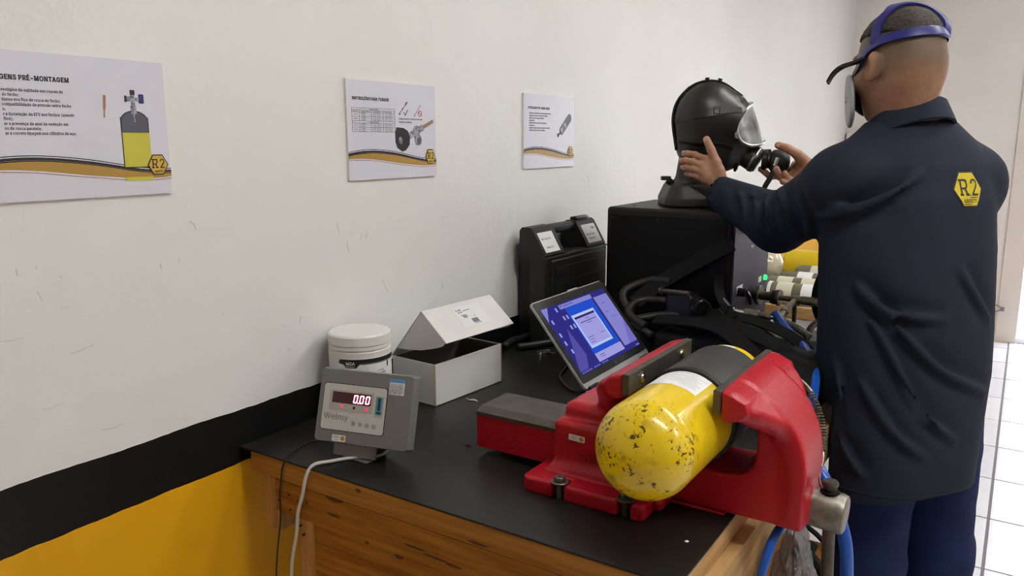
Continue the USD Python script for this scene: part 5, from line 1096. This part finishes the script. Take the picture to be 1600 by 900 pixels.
obj('pipe_stand', cyl((.697, 2.250, 1.0), (.697, 2.250, .8425), .006, n=10), M_DSTEEL, Fv)
hd = thing('hose_reel', 'black round disc standing behind the man beside the camouflage cylinders', 'reel', (.80, 2.40, .90))
obj('disc', cyl((.775, 2.345, 1.020), (.810, 2.330, 1.020), .100, n=48, cap_r=.006), M_BLKM, hd); obj('foot', rbox((.77, 2.30, .8803), (.82, 2.40, .93), .006), M_BLKM, hd)
obj('inlet', tube([(.790, 2.29, .96), (.765, 2.25, .955), (.748, 2.215, .935), (.742, 2.205, .90), (.74, 2.2, .8815)], .009, 10, 24), M_DSTEEL, hd)

# ------------------------------------------------------------------ cylinders stacked behind the console
M_CREAM = mk('cream_composite', (.56, .50, .36), .18, noise=(14, (.46, .40, .27), .42, .7), coat_weight=.8, coat_roughness=.06)
M_OLIVE = mk('olive_wrap', (.135, .12, .075), .45)
M_CREAML = mk('cream_label', (.62, .58, .44), .45)
def gas_cyl(name, label, c, ax, r, L, mat, bands=(), group=None, dome=.6):
    c, ax = V(*c), V(*ax) / np.linalg.norm(ax)
    t = thing(name, label, 'gas cylinder', tuple(c), group=group)
    d = r * dome
    pr = [(r * math.sin(a), d - d * math.cos(a)) for a in np.linspace(0, PI / 2, 12)] + [(r * math.cos(a), L - d + d * math.sin(a)) for a in np.linspace(0, 1.25, 10)] + [(.017, L + .02), (0, L + .02)]
    obj('body', lathe(pr, c, ax, 48), mat, t, 40)
    for (x0, x1, m) in bands: obj('band', lathe([(r + .0002, x0), (r + .0012, x0), (r + .0012, x1), (r + .0002, x1)], c, ax, 48), m, t, 40)
    return t
rack = thing('cylinder_rack', 'low pine rack holding the camouflage cylinders on the grey table', 'rack', (.55, 2.9, .842))
# camouflage cylinders on the rack and their neighbours
LBLS = ['camouflage banded cylinder nearest the console, lowest of the row', 'camouflage banded cylinder second from the console in the row', 'camouflage banded cylinder third from the console in the row', 'camouflage banded cylinder furthest back in the row']
for i, (x0, y, z) in enumerate(((.448, 2.830, .909), (.428, 2.925, .914), (.452, 3.020, .921), (.486, 3.115, .933))):
    s = (.010, .006, .030, .022)[i]
    gas_cyl('camouflage_cylinder', LBLS[i], (x0, y, z), (1, .0, 0), .0455, .50, M_OLIVE, [(s + .014, s + .026, M_PAPER)] * (i == 0) + [(s + .046, s + .100, M_CREAML if i != 2 else M_PAPER), (s + .131, s + .190, M_PAPER if i < 1 else M_CREAML), (s + .225, s + .290, M_CREAML)], 'camouflage cylinders on the rack')
for x in (.50, .90):
    obj('rail', hull([(a, b, c) for a in (x, x + .03) for b, c in ((2.78, .8425), (3.19, .8425), (2.78, .8605), (3.19, .889))]), M_WOOD3, rack, False)
obj('front_rail', rbox((.44, 2.755, .8425), (.98, 2.779, .885), .003), M_WOOD3, rack, False)
gas_cyl('cream_cylinder', 'glossy cream cylinder with a rounded end behind the console', (.448, 3.10, .970), (-1, .02, 0), .0680, .40, M_CREAM, [(.062, .066, M_OLIVE)], dome=.85)
cr = solo('cylinder_block', rbox((.10, 3.03, .8425), (.40, 3.17, .903), .004), M_WOOD3, 'pine block under the cream cylinder', 'block')
gas_cyl('yellow_cylinder', 'smooth yellow cylinder lying behind the camouflage cylinders', (.335, 3.56, .911), (1, 0, 0), .0680, .62, mk('yellow_paint', (.66, .46, .004), .3), dome=.35)

# ------------------------------------------------------------------ the man
M_SKIN0 = (.36, .185, .115)
def skin_mat():
    n = {'a': ('attribute', {'attribute': 'stubble'}), 'tc': ('geometry', {}), 'n': ('noise_texture', {'scale': 60.0, 'detail': 4.0}), 'r': ('rgb_ramp', {'ramp': [(.35, (.33, .168, .098)), (.7, (.40, .208, .125))]}),
         'mx': ('mix_color', {'b': (.115, .078, .045)}), 'n2': ('noise_texture', {'scale': 900.0, 'detail': 2.0}), 'b': ('bump', {'distance': .0006, 'strength': .5}),
         'p': ('principled_bsdf', {'roughness': .48, 'subsurface_weight': .06, 'subsurface_scale': .01, 'specular_ior_level': .4})}
    return usdkit.material(stage, '/World/Looks/skin', n, [('tc.position', 'n.vector'), ('n.fac', 'r.fac'), ('r.color', 'mx.a'), ('a.fac', 'mx.fac'), ('mx.result', 'p.base_color'), ('tc.position', 'n2.vector'), ('n2.fac', 'b.height'), ('b.normal', 'p.normal')], surface='p.BSDF')
M_SKIN = skin_mat()
M_HAIR = mk('dark_hair', (.020, .014, .010), .75, noise=(220, (.055, .038, .026), .42, .62), bump=(420, .002))
M_JACK = mk('navy_twill', (.0178, .0220, .0370), .8, noise=(5, (.0155, .0192, .032), .4, .7), bump=(500, .0003), specular_ior_level=.15)
M_JEAN = mk('blue_denim', (.0125, .024, .082), .85, noise=(9, (.010, .018, .058), .4, .7), bump=(600, .0004), specular_ior_level=.15)
M_NAIL = mk('finger_nail', (.50, .30, .23), .35)
FA = math.radians(-50)
FW = V(math.sin(FA), math.cos(FA), 0); LF = V(-FW[1], FW[0], 0)      # where he faces, and his left
ZS = np.array([.55, .70, .82, .95, 1.08, 1.22, 1.33, 1.40, 1.45, 1.50, 1.56])
CXs = np.array([1.020, 1.020, 1.019, 1.020, 1.014, 1.006, .999, .995, .990, .984, .978])
CYs = np.array([1.869, 1.871, 1.875, 1.885, 1.894, 1.909, 1.922, 1.931, 1.936, 1.939, 1.941])
AS = np.array([.166, .174, .184, .192, .193, .196, .192, .172, .130, .082, .068])
BS = np.array([.130, .134, .136, .136, .135, .134, .127, .113, .095, .074, .066])
def tor(p, da=0.0, s=1.0):
    z = p[:, 2]; cx, cy = np.interp(z, ZS, CXs), np.interp(z, ZS, CYs)
    a, b = np.interp(z, ZS, AS) * s + da, np.interp(z, ZS, BS) * s + da
    dx, dy = p[:, 0] - cx, p[:, 1] - cy
    u = dx * LF[0] + dy * LF[1]; v = dx * FW[0] + dy * FW[1]
    k = ((np.abs(u) / a) ** 2.3 + (np.abs(v) / b) ** 2.3) ** (1 / 2.3)
    return np.maximum((k - 1) * np.minimum(a, b) * .88, z - 1.505)
def back_pt(th, z, lift=0.0):
    """point on the jacket: th degrees round from the spine, positive to his left"""
    a, b = np.interp(z, ZS, AS) + lift, np.interp(z, ZS, BS) + lift; t = math.radians(th)
    return V(np.interp(z, ZS, CXs), np.interp(z, ZS, CYs), z) + LF * a * math.sin(t) - FW * b * math.cos(t)
SL, EL, WL = V(.882, 1.815, 1.352), V(.705, 1.985, 1.252), V(.515, 2.100, 1.312)
SR, ER, WR = V(1.092, 2.048, 1.352), V(.945, 2.255, 1.255), V(0.7089, 2.2899, 1.3671)
HC = V(.9535, 1.9175, 1.612)
hp = math.radians(6); HA = math.radians(-49)
HFl = V(math.sin(HA), math.cos(HA), 0); HL = V(-HFl[1], HFl[0], 0)
HF = HFl * math.cos(hp) - V(0, 0, 1) * math.sin(hp); HU = np.cross(HF, HL)
HR = np.stack([HF, HL, HU], 1)
H2W = lambda f, l, u: HC + HR @ V(f, l, u)
def f_head(p):
    q = (p - HC) @ HR
    f = s_ell(q, (-.010, 0, .020), (.0955, .0760, .0940))
    f = smin(f, s_ell(q, (-.052, 0, -.025), (.052, .060, .055)), .03)
    f = smin(f, s_ell(q, (.030, 0, -.050), (.058, .056, .066)), .03)
    f = smin(f, s_cap(q, (.062, 0, -.098), (.058, 0, -.102), .020), .03)
    f = smin(f, s_cap(q, (.084, 0, .008), (.104, 0, -.026), .008, .0125), .012)
    for s in (1, -1):
        f = smin(f, s_cap(q, (.078, s * .012, .022), (.070, s * .045, .022), .009), .012)
        f = smax(f, -s_ell(q, (.092, s * .032, .003), (.016, .018, .012)), .010)
        f = smin(f, s_ell(q, (.070, s * .032, .003), (.014, .016, .011)), .004)
        f = smin(f, s_cap(q, (.050, s * .056, -.030), (.02, s * .062, -.030), .016), .02)
        ear = s_ell(q, (-.022, s * .0825, -.010), (.0185, .0088, .0310), np.array([[.94, 0, -.34], [0, 1, 0], [.34, 0, .94]]) @ np.array([[.92, -s * .39, 0], [s * .39, .92, 0], [0, 0, 1]]))
        ear = smax(ear, -s_ell(q, (-.012, s * .0940, -.008), (.012, .009, .020)), .004)
        f = smin(f, ear, .007)
    f = smin(f, s_cap(q, (.088, -.018, -.055), (.088, .018, -.055), .0065), .006)
    f = smin(f, s_cap(q, (.086, -.016, -.067), (.086, .016, -.067), .0075), .006)
    f = smax(f, -s_cap(q, (.0965, -.02, -.0605), (.0965, .02, -.0605), .0018), .003)
    nk = s_cap(p, H2W(-.030, 0, -.055), V(.988, 1.945, 1.44), .0560, .064)
    return smin(f, nk, .030)
def finger(p, pts, r0, r1):
    f = None
    n = len(pts) - 1
    for i in range(n):
        d = s_cap(p, pts[i], pts[i + 1], r0 + (r1 - r0) * i / n, r0 + (r1 - r0) * (i + 1) / n)
        f = d if f is None else smin(f, d, .003)
    return f
LHAND = dict(
    wrist=V(0.5100, 2.1438, 1.3225),
    index=[V(0.4620, 2.1299, 1.4010), V(0.4338, 2.1203, 1.4132), V(0.4112, 2.1208, 1.4165), V(0.3971, 2.1334, 1.4163)],
    middle=[V(0.4581, 2.1175, 1.3837), V(0.4323, 2.1066, 1.3942), V(0.4112, 2.1081, 1.3974), V(0.3964, 2.1226, 1.3969)],
    ring=[V(0.4600, 2.1144, 1.3646), V(0.4350, 2.1065, 1.3749), V(0.4158, 2.1080, 1.3781), V(0.4013, 2.1215, 1.3775)],
    little=[V(0.4652, 2.1175, 1.3471), V(0.4418, 2.1102, 1.3556), V(0.4259, 2.1127, 1.3587), V(0.4125, 2.1236, 1.3599)],
    thumb=[V(0.5016, 2.1324, 1.3509), V(0.4917, 2.1292, 1.3926), V(0.4757, 2.1290, 1.4272), V(0.4605, 2.1325, 1.4549)])
RHAND = dict(
    wrist=V(0.7009, 2.2926, 1.3757),
    index=[V(0.6537, 2.3363, 1.3827), V(0.6269, 2.3300, 1.3515), V(0.5930, 2.3014, 1.3500), V(0.5722, 2.2806, 1.3721)],
    middle=[V(0.6614, 2.3079, 1.3692), V(0.6511, 2.2711, 1.3436), V(0.6376, 2.2398, 1.3516), V(0.6278, 2.2324, 1.3745)],
    ring=[V(0.6720, 2.2883, 1.3594), V(0.6699, 2.2585, 1.3410), V(0.6589, 2.2385, 1.3486), V(0.6509, 2.2327, 1.3626)],
    little=[V(0.6810, 2.2742, 1.3512), V(0.6777, 2.2497, 1.3328), V(0.6635, 2.2307, 1.3333), V(0.6479, 2.2225, 1.3420)],
    thumb=[V(0.6965, 2.2796, 1.3847), V(0.6756, 2.2661, 1.4127), V(0.6486, 2.2597, 1.4301), V(0.6223, 2.2589, 1.4388)])
def f_hand(p, h):
    w = h['wrist']; f = None
    for k in ('index', 'middle', 'ring', 'little'):
        d = s_cap(p, w + (h[k][0] - w) * .12, h[k][0], .0165, .0125); f = d if f is None else smin(f, d, .012)
    f = smin(f, s_cap(p, w, h['thumb'][1], .019, .0135), .012)
    f = smin(f, s_cap(p, h['thumb'][1] + (w - h['thumb'][1]) * .35, h['index'][0] + (w - h['index'][0]) * .25, .0135, .012), .014)
    for k, r in (('index', .0102), ('middle', .0104), ('ring', .0100), ('little', .0090)): f = smin(f, finger(p, h[k], r, r - .0018), .0035)
    f = smin(f, finger(p, h['thumb'][1:], .0130, .0100), .005)
    return f
def off_bench(p, f): return smax(f, -np.maximum(p[:, 0] - .9055, p[:, 2] - .8835), .010)      # nothing of him reaches into the bench
def f_body(p):
    f = tor(p, -.022)
    f = smax(f, .86 - p[:, 2], .01)
    f = near(p, f, HC - V(0, 0, .08), .24, f_head, .02)
    for S, E_, W_, h in ((SL, EL, WL, LHAND), (SR, ER, WR, RHAND)):
        f = smin(f, smin(s_cap(p, S, E_, .050, .042), s_cap(p, E_, h['wrist'], .042, .026), .01), .02)
        f = near(p, f, h['middle'][0], .17, lambda q, h=h: f_hand(q, h), .010)
    for s in (1, -1):
        hip, kn, an = leg(s)
        f = smin(f, smin(s_cap(p, hip, kn, .076, .054), s_cap(p, kn, an, .054, .038), .01), .02)
    return smax(f, -np.maximum(p[:, 0] - .912, p[:, 2] - .8835), .010)
def leg(s):
    if s > 0: return V(.985, 1.835, .90), V(.985, 1.850, .50), V(.992, 1.84, .09)
    return V(1.085, 1.960, .90), V(1.115, 1.985, .50), V(1.135, 1.96, .09)
Pn = thing('person', 'man in a navy jacket and jeans with short dark hair, holding the mask', 'person', (1.03, 1.90, 0))
bm = sdf_mesh(f_body, (.38, 1.62, .02), (1.32, 2.40, 1.76), .0036, band=1.4)
bp = obj('body', bm, M_SKIN, Pn, True)
q = (bm.vertices - HC) @ HR
stub = sstep(-.085, .030, q[:, 2] - .25 * np.clip(q[:, 0], 0, .1) + .10 * np.clip(-q[:, 0] - .04, 0, .1)) * sstep(.085, .06, q[:, 0]) * (np.linalg.norm(q, axis=1) < .2) * sstep(.090, .0815, np.abs(q[:, 1]))
stub = np.clip(stub * .95, 0, 1) * (bm.vertices[:, 2] > 1.5)
UsdGeom.PrimvarsAPI(stage.GetPrimAtPath(bp)).CreatePrimvar('stubble', Sdf.ValueTypeNames.FloatArray, 'vertex').Set(Vt.FloatArray.FromNumpy(stub.astype(np.float32)))
def f_hair(p):
    q = (p - HC) @ HR
    ell = s_ell(q, (-.010, 0, .020), (.0955, .0760, .0940)) - .0035 - .0028 * meshkit.noise(p * 260, 4)
    line = .062 - q[:, 2] - .05 * np.clip(q[:, 0] + .01, 0, 1) - .20 * np.clip(-q[:, 0] - .01, 0, 1) + .006 * (meshkit.noise(p * 55, 8) - .5)
    return smax(ell, line, .006)
obj('hair', sdf_mesh(f_hair, HC - .13, HC + .14, .0036), M_HAIR, Pn, True)
for s in (1, -1):
    obj('eye', trimesh.creation.icosphere(3, .0105).apply_translation(H2W(.0765, s * .032, .003)), mk(f'eye_white_{s + 1}', (.7, .68, .65), .2), Pn, True)
    obj('iris', lathe([(0, .0006), (.0052, 0), (0, -.003)], H2W(.0868, s * .032, .002), HF, 16), M_HAIR, Pn, True)
    obj('eyebrow', tube([H2W(.0900, s * .014, .026), H2W(.0870, s * .032, .031), H2W(.076, s * .050, .026)], [.003, .0035, .0015], 6, 14), M_HAIR, Pn, True)
for h in (LHAND, RHAND):
    for k in ('index', 'middle', 'ring', 'little', 'thumb'):
        tip, pre = h[k][-1], h[k][-2]; d = tip - pre; d /= np.linalg.norm(d)
        pc = h['wrist'] * .5 + h['middle'][0] * .5
        out = pre - pc; out -= d * (out @ d); out = out / (np.linalg.norm(out) + 1e-9)
        toc = CAM - tip; toc /= np.linalg.norm(toc); nrm = np.cross(d, np.cross(out, d)); nrm = nrm / np.linalg.norm(nrm)
        if k == 'thumb': nrm = np.cross(d, V(0, 0, 1)); nrm /= np.linalg.norm(nrm); nrm *= np.sign(nrm @ V(.5, -.85, 0))
        Mn = frame(tip - d * .002 + nrm * (.0078 if k != 'thumb' else .0094), np.cross(d, nrm), d)
        obj('finger_nail', xf(trimesh.creation.icosphere(2, 1.0).apply_scale((.0052, .0060, .0014)), Mn), M_NAIL, Pn, True)
# jacket
FOLDS = [   # creases of the cloth: points along each, ridge radius
    ([(0.937, 1.725, 1.156), (0.982, 1.721, 1.118), (1.027, 1.734, 1.102), (1.066, 1.758, 1.094), (1.101, 1.791, 1.090)], 0.0060),
    ([(0.947, 1.723, 1.145), (0.999, 1.723, 1.101), (1.048, 1.739, 1.047), (1.102, 1.776, 0.988), (1.148, 1.829, 0.951), (1.183, 1.896, 0.920)], 0.0070),
    ([(0.959, 1.718, 1.107), (0.997, 1.718, 1.051), (1.031, 1.723, 0.990), (1.065, 1.726, 0.937), (1.102, 1.756, 0.881), (1.137, 1.807, 0.830)], 0.0070),
    ([(0.965, 1.702, 0.954), (1.005, 1.708, 0.890), (1.050, 1.717, 0.841), (1.091, 1.750, 0.804)], 0.0060),
    ([(0.926, 1.708, 0.831), (0.952, 1.701, 0.789), (0.980, 1.698, 0.754)], 0.0050),
    ([(0.900, 1.730, 0.993), (0.925, 1.707, 0.917), (0.945, 1.700, 0.838)], 0.0040),
    ([(1.031, 1.800, 1.384), (0.992, 1.758, 1.352), (0.949, 1.742, 1.324), (0.889, 1.739, 1.300), (0.831, 1.774, 1.287)], 0.0070),
    ([(1.006, 1.756, 1.326), (0.962, 1.744, 1.309), (0.914, 1.740, 1.297)], 0.0050),
    ([(0.987, 1.756, 1.348), (0.926, 1.736, 1.321), (0.863, 1.739, 1.312)], 0.0050),
    ([(0.593, 2.004, 1.329), (0.625, 1.958, 1.286), (0.635, 1.950, 1.239)], 0.0060),
    ([(0.629, 1.992, 1.324), (0.668, 1.920, 1.283), (0.679, 1.914, 1.234)], 0.0060),
    ([(0.683, 1.937, 1.319), (0.706, 1.885, 1.279), (0.716, 1.900, 1.228)], 0.0060),
    ([(0.720, 1.902, 1.338), (0.760, 1.831, 1.293), (0.775, 1.852, 1.246)], 0.0060),
    ([(0.778, 1.809, 1.353), (0.810, 1.784, 1.299), (0.806, 1.855, 1.238)], 0.0060),
    ([(0.560, 2.019, 1.320), (0.578, 1.996, 1.273)], 0.0040),
    ([(1.115, 1.827, 1.192), (1.153, 1.868, 1.122), (1.173, 1.903, 1.077)], 0.0050)]
ax = lambda S, E_, t: S + (E_ - S) * t
FOLDN = [(smooth_path(np.array(pts), max(12, int(260 * np.linalg.norm(np.diff(np.array(pts), axis=0), axis=1).sum()))) if len(pts) > 2 else np.linspace(pts[0], pts[1], 24), r * 2.1) for pts, r in FOLDS]
def f_jacket(p):
    f = tor(p)
    sh = smin(s_cap(p, V(.985, 1.945, 1.430), SL + V(0, 0, .012), .060, .072), s_cap(p, V(.985, 1.945, 1.430), SR + V(0, 0, .012), .060, .072), .02)
    f = smin(f, sh, .045)
    wcut = None
    for S, E_, W_, r0, r1, r2 in ((SL, EL, WL, .078, .070, .047), (SR, ER, WR, .076, .066, .046)):
        arm = smin(s_cap(p, S, E_, r0, r1), s_cap(p, E_, W_ + (E_ - W_) * .0, r1, r2), .025)
        d = (W_ - E_) / np.linalg.norm(W_ - E_)
        arm = smax(arm, (p - W_) @ d, .003)
        arm = np.maximum(arm, -s_cap(p, W_ - d * .06, W_ + d * .05, r2 - .0075, r2 - .0055))
        f = smin(f, arm, .040)
    for P_, r in FOLDN:
        m = ((p - P_.mean(0)) ** 2).sum(1) < (np.linalg.norm(P_ - P_.mean(0), axis=1).max() + .07) ** 2
        if not m.any(): continue
        q = p[m]; D2 = ((q[:, None] - P_[None]) ** 2).sum(2); k = D2.argmin(1); d2 = D2[np.arange(len(q)), k]; t = k / (len(P_) - 1)
        f[m] -= r * np.sin(PI * np.clip(t * .94 + .03, 0, 1)) ** .7 * (1.9 * np.exp(-d2 / .0115 ** 2) - 1.1 * np.exp(-d2 / .028 ** 2))
    f = f + .005 * (meshkit.noise(p * V(7, 7, 4), 21) - .5)
    u = (p[:, 0] - 1.05) * LF[0] + (p[:, 1] - 1.89) * LF[1]
    hem = .690 + .02 * np.cos(u * 9) - .05 * np.clip(u, -.25, .25) * 0
    f = smax(f, hem - p[:, 2], .006)
    return off_bench(p, smax(f, p[:, 2] - 1.492, .006))
jm = sdf_mesh(f_jacket, (.40, 1.60, .66), (1.36, 2.42, 1.54), .0062, band=1.4)
Jk = obj('jacket', jm, M_JACK, Pn, True, label='long navy work jacket')
# collar: a folded band round the neck, lower at the front
ct = np.linspace(math.radians(-158), math.radians(158), 60); prof = [(.0690, -.030), (.0660, .012), (.0675, .027), (.0735, .0295), (.0800, .024), (.0985, -.020), (.1010, -.027), (.0965, -.029), (.0840, .004), (.0760, .010)]
cv, cf = [], []
cc = V(.976, 1.934, 1.480); tiltc = math.radians(24)
for t in ct:
    dirv = -FW * math.cos(t) * 1.02 + LF * math.sin(t) * .95
    for r, z in prof:
        hpt = dirv * r; fall = (hpt @ FW)
        cv.append(cc + hpt + V(0, 0, z - fall * math.tan(tiltc)))
npf = len(prof)
for i in range(len(ct) - 1):
    for j in range(npf):
        a, b, c, d = i * npf + j, i * npf + (j + 1) % npf, (i + 1) * npf + j, (i + 1) * npf + (j + 1) % npf; cf += [(a, b, d), (a, d, c)]
obj('collar', trimesh.Trimesh(np.array(cv), np.array(cf), process=False), M_JACK, Jk, 50)
hp0 = np.array([back_pt(math.degrees(t), .715, .03) for t in np.linspace(-PI, PI, 72, endpoint=False)]); inn = V(np.interp(.715, ZS, CXs), np.interp(.715, ZS, CYs), .715)
lo_, hi_ = np.zeros(72), np.ones(72)
for _ in range(22):
    m_ = (lo_ + hi_) / 2; ins = f_jacket(inn + (hp0 - inn) * m_[:, None]) < 0; lo_ = np.where(ins, m_, lo_); hi_ = np.where(ins, hi_, m_)
obj('hem_seam', tube(inn + (hp0 - inn) * lo_[:, None], .0016, 6, 0, closed=True), M_JACK, Jk, True)
def drape(shape, M, f, lift, cell=.006):
    x0, y0, x1, y1 = shape.bounds; ms = []
    g = [shape.intersection(sbox(x, y, x + cell, y + cell)) for x in np.arange(x0, x1, cell) for y in np.arange(y0, y1, cell)]
    for s in g:
        for k in polys(s):
            v, fc = trimesh.creation.triangulate_polygon(k, engine='earcut'); ms.append(trimesh.Trimesh(np.c_[v, np.zeros(len(v))], fc, process=False))
    m = cat(*ms); m.merge_vertices(); P = trimesh.transform_points(m.vertices, M); n = -M[:3, 2]
    t = np.zeros(len(P))
    for _ in range(50): t += np.clip(f(P + n * t[:, None]), -.02, .03) * .8
    return trimesh.Trimesh(P + n * (t - lift)[:, None], m.faces, process=False)
lp = back_pt(-10, 1.352, .06); ln_ = lp - V(np.interp(1.352, ZS, CXs), np.interp(1.352, ZS, CYs), 1.352); 
nb = -FW * math.cos(math.radians(-9)) + LF * math.sin(math.radians(-9)); ML_ = frame(lp, np.cross(V(0, 0, 1), nb), V(0, 0, 1))
hx_ = hexagon(.082, .072)
obj('badge_border', drape(hx_, ML_, f_jacket, .0010), M_INK, Jk, False)
obj('badge', drape(hx_.buffer(-.0028), ML_, f_jacket, .0018), mk('badge_yellow', (.56, .44, .010), .7), Jk, False, label='yellow hexagonal back badge')
t_ = text_shape('R2', 1, slab=True); x0, y0, x1, y1 = t_.bounds; t_ = affinity.scale(put(t_, -(x0 + x1) / 2, -(y0 + y1) / 2), .050 / (x1 - x0), .034 / (y1 - y0), origin=(0, 0))
s_ = text_shape('SAFETY', 1, True, True); x0, y0, x1, y1 = s_.bounds; s_ = affinity.scale(put(s_, -(x0 + x1) / 2, -(y0 + y1) / 2), .036 / (x1 - x0), .0075 / (y1 - y0), origin=(0, 0))
obj('badge_lettering', drape(shapely.union_all([put(t_, 0, .004), put(s_, 0, -.0235), sbox(.0, -.0175, .022, -.0162), sbox(-.018, -.0308, .002, -.0296)]), ML_, f_jacket, .0026), M_INK, Jk, False)
tv = np.linspace(-PI, PI, 60, endpoint=False)
obj('undershirt', tube([cc + V(0, 0, .004) - FW * .0640 * math.cos(t) + LF * .0620 * math.sin(t) + V(0, 0, .014 * math.cos(t) + .010) for t in tv], .0110, 10, 0, closed=True), M_BLKM, Pn, True)
# trousers and boots
def f_trousers(p):
    f = smax(tor(p, -.012), .78 - p[:, 2], .02); f = smax(f, p[:, 2] - .95, .01)
    for s in (1, -1):
        hip, kn, an = leg(s)
        f = smin(f, smin(s_cap(p, hip - V(0, 0, .04), kn, .100, .078), s_cap(p, kn, an, .078, .070), .02), .022)
    f = f + .010 * (meshkit.noise(p * V(13, 13, 8), 31) - .5) + .004 * (meshkit.noise(p * 30, 32) - .5)
    return off_bench(p, smax(f, .055 - p[:, 2], .004))
obj('trousers', sdf_mesh(f_trousers, (.84, 1.68, .04), (1.28, 2.12, .97), .0075, band=1.5), M_JEAN, Pn, True, label='dark blue jeans')
for s in (1, -1):
    an = leg(s)[2]
    def f_boot(p, an=an):
        q = p - V(an[0], an[1], 0); u = q @ FW; v = q @ LF; w = p[:, 2]; r = np.stack([u, v, w], 1)
        f = smin(s_cap(r, (-.02, 0, .055), (.13, 0, .045), .050, .045), s_cap(r, (-.01, 0, .06), (0, 0, .12), .050, .050), .03)
        return smax(f, .0008 - w, .004)
    obj('boot', sdf_mesh(f_boot, (an[0] - .25, an[1] - .25, 0), (an[0] + .25, an[1] + .25, .18), .007), M_BLKM, Pn, True)

# ------------------------------------------------------------------ the respirator he wears
M_RBLUE = mk('respirator_blue', (.015, .015, .150), .36)
Rs = thing('respirator', 'blue and black half mask respirator with a grey filter disc on the man', 'respirator', tuple(HC))
def onheads(dirs, lift=.004):
    d = np.array(dirs, float); d /= np.linalg.norm(d, axis=1, keepdims=True); lo_, hi_ = np.full(len(d), .03), np.full(len(d), .22); o = V(-.010, 0, .010)
    at = lambda m: HC + (o + d * m[:, None]) @ HR.T
    for _ in range(24):
        m = (lo_ + hi_) / 2; ins = np.minimum(f_head(at(m)), f_hair(at(m))) < 0
        lo_ = np.where(ins, m, lo_); hi_ = np.where(ins, hi_, m)
    return at(hi_ + lift)
def onhead(f, l, u, lift=.004): return onheads([(f, l, u)], lift)[0]
def headstrap(name, dirs, w, mat, lift=.004, parent=None):
    P_ = onheads(dirs, lift); k = smooth_path(P_, 50)
    obj(name, tube(k, w, sect=[(-1, -.20), (-.8, -.3), (.8, -.3), (1, -.20), (1, .20), (.8, .3), (-.8, .3), (-1, .20)], spline=0, up=k - HC), mat, parent or Rs, 40)
headstrap('head_band', [(.42, .80, -.02), (.15, .86, .16), (-.20, .84, .30), (-.60, .62, .34), (-.86, .20, .34), (-.86, -.20, .34), (-.60, -.62, .34), (-.20, -.84, .30), (.15, -.86, .16), (.42, -.80, -.02)], .0105, M_RBLUE)
headstrap('crown_loop', [(-.14, .82, .30), (-.12, .68, .54), (-.14, .42, .80), (-.24, .12, .93), (-.42, -.16, .86), (-.60, -.32, .70), (-.76, -.36, .48), (-.83, -.34, .34)], .0105, M_RBLUE)
headstrap('crown_loop', [(-.14, -.82, .30), (-.02, -.72, .55), (.08, -.50, .80), (.08, -.15, .97), (-.06, .25, .92), (-.14, .42, .80)], .0095, M_RBLUE)
for s in (1, -1):
    headstrap('strap', [(.30, s * .84, .05), (.55, s * .74, -.12), (.78, s * .52, -.30), (.86, s * .36, -.42)], .0075, M_BLKS, .005)
ta = onhead(.30, .76, -.04, .004)
obj('strap_tail', tube([ta - HR @ V(.012, .002, -.008), ta + HR @ V(.010, .012, .001), ta + HR @ V(.030, .026, -.004), ta + HR @ V(.042, .040, -.018), ta + HR @ V(.046, .050, -.036)], .0085, sect=[(-1, -.3), (1, -.3), (1, .3), (-1, .3)], spline=24, up=HR @ V(.6, .3, .8)), M_BLKS, Rs, 40)
def f_face(p):
    q = (p - HC) @ HR
    f = s_ell(q, (.086, 0, -.048), (.036, .040, .052))
    f = smin(f, s_cap(q, (.094, -.022, -.05), (.094, .022, -.05), .022), .02)
    f = smin(f, s_cap(q, (.090, .0, -.05), (.080, .036, -.058), .018, .011), .015); f = smin(f, s_cap(q, (.090, .0, -.05), (.080, -.036, -.058), .018, .011), .015)
    return np.maximum(f, -(f_head(p) - .0015))
obj('facepiece', sdf_mesh(f_face, H2W(.09, 0, -.05) - .12, H2W(.09, 0, -.05) + .12, .0045), mk('respirator_dark', (.02, .02, .022), .5), Rs, True)
M_FILT = mk('filter_grey', (.40, .415, .42), .5)
for s in (1, -1):
    dn = HR @ V(.545, s * .84, -.02); dn /= np.linalg.norm(dn); c_ = H2W(.084, s * .053, -.066)
    obj('filter_disc', lathe([(0, -.006), (.053, -.005), (.058, -.002), (.059, .002), (.056, .0055), (.020, .0070), (0, .0070)], c_, dn, 48), M_FILT, Rs, 40, label='round grey filter disc')
    Mf = frame(c_ + dn * .0072, np.cross(V(0, 0, 1), dn), V(0, 0, 1))
    obj('filter_print', decal(shapely.union_all([put(text_shape(t, .006, True, tol=1.2, width=w), -.028 + .004 * i, .018 - i * .011) for i, (t, w) in enumerate((('P100', .026), ('NIOSH', .032), ('PFF3', .030)))]), Mf, .0004, .0002), M_GREYINK, Rs, False)
    obj('filter_mount', cyl(c_ - dn * .020, c_ - dn * .0045, .016, n=20), M_BLKM, Rs)
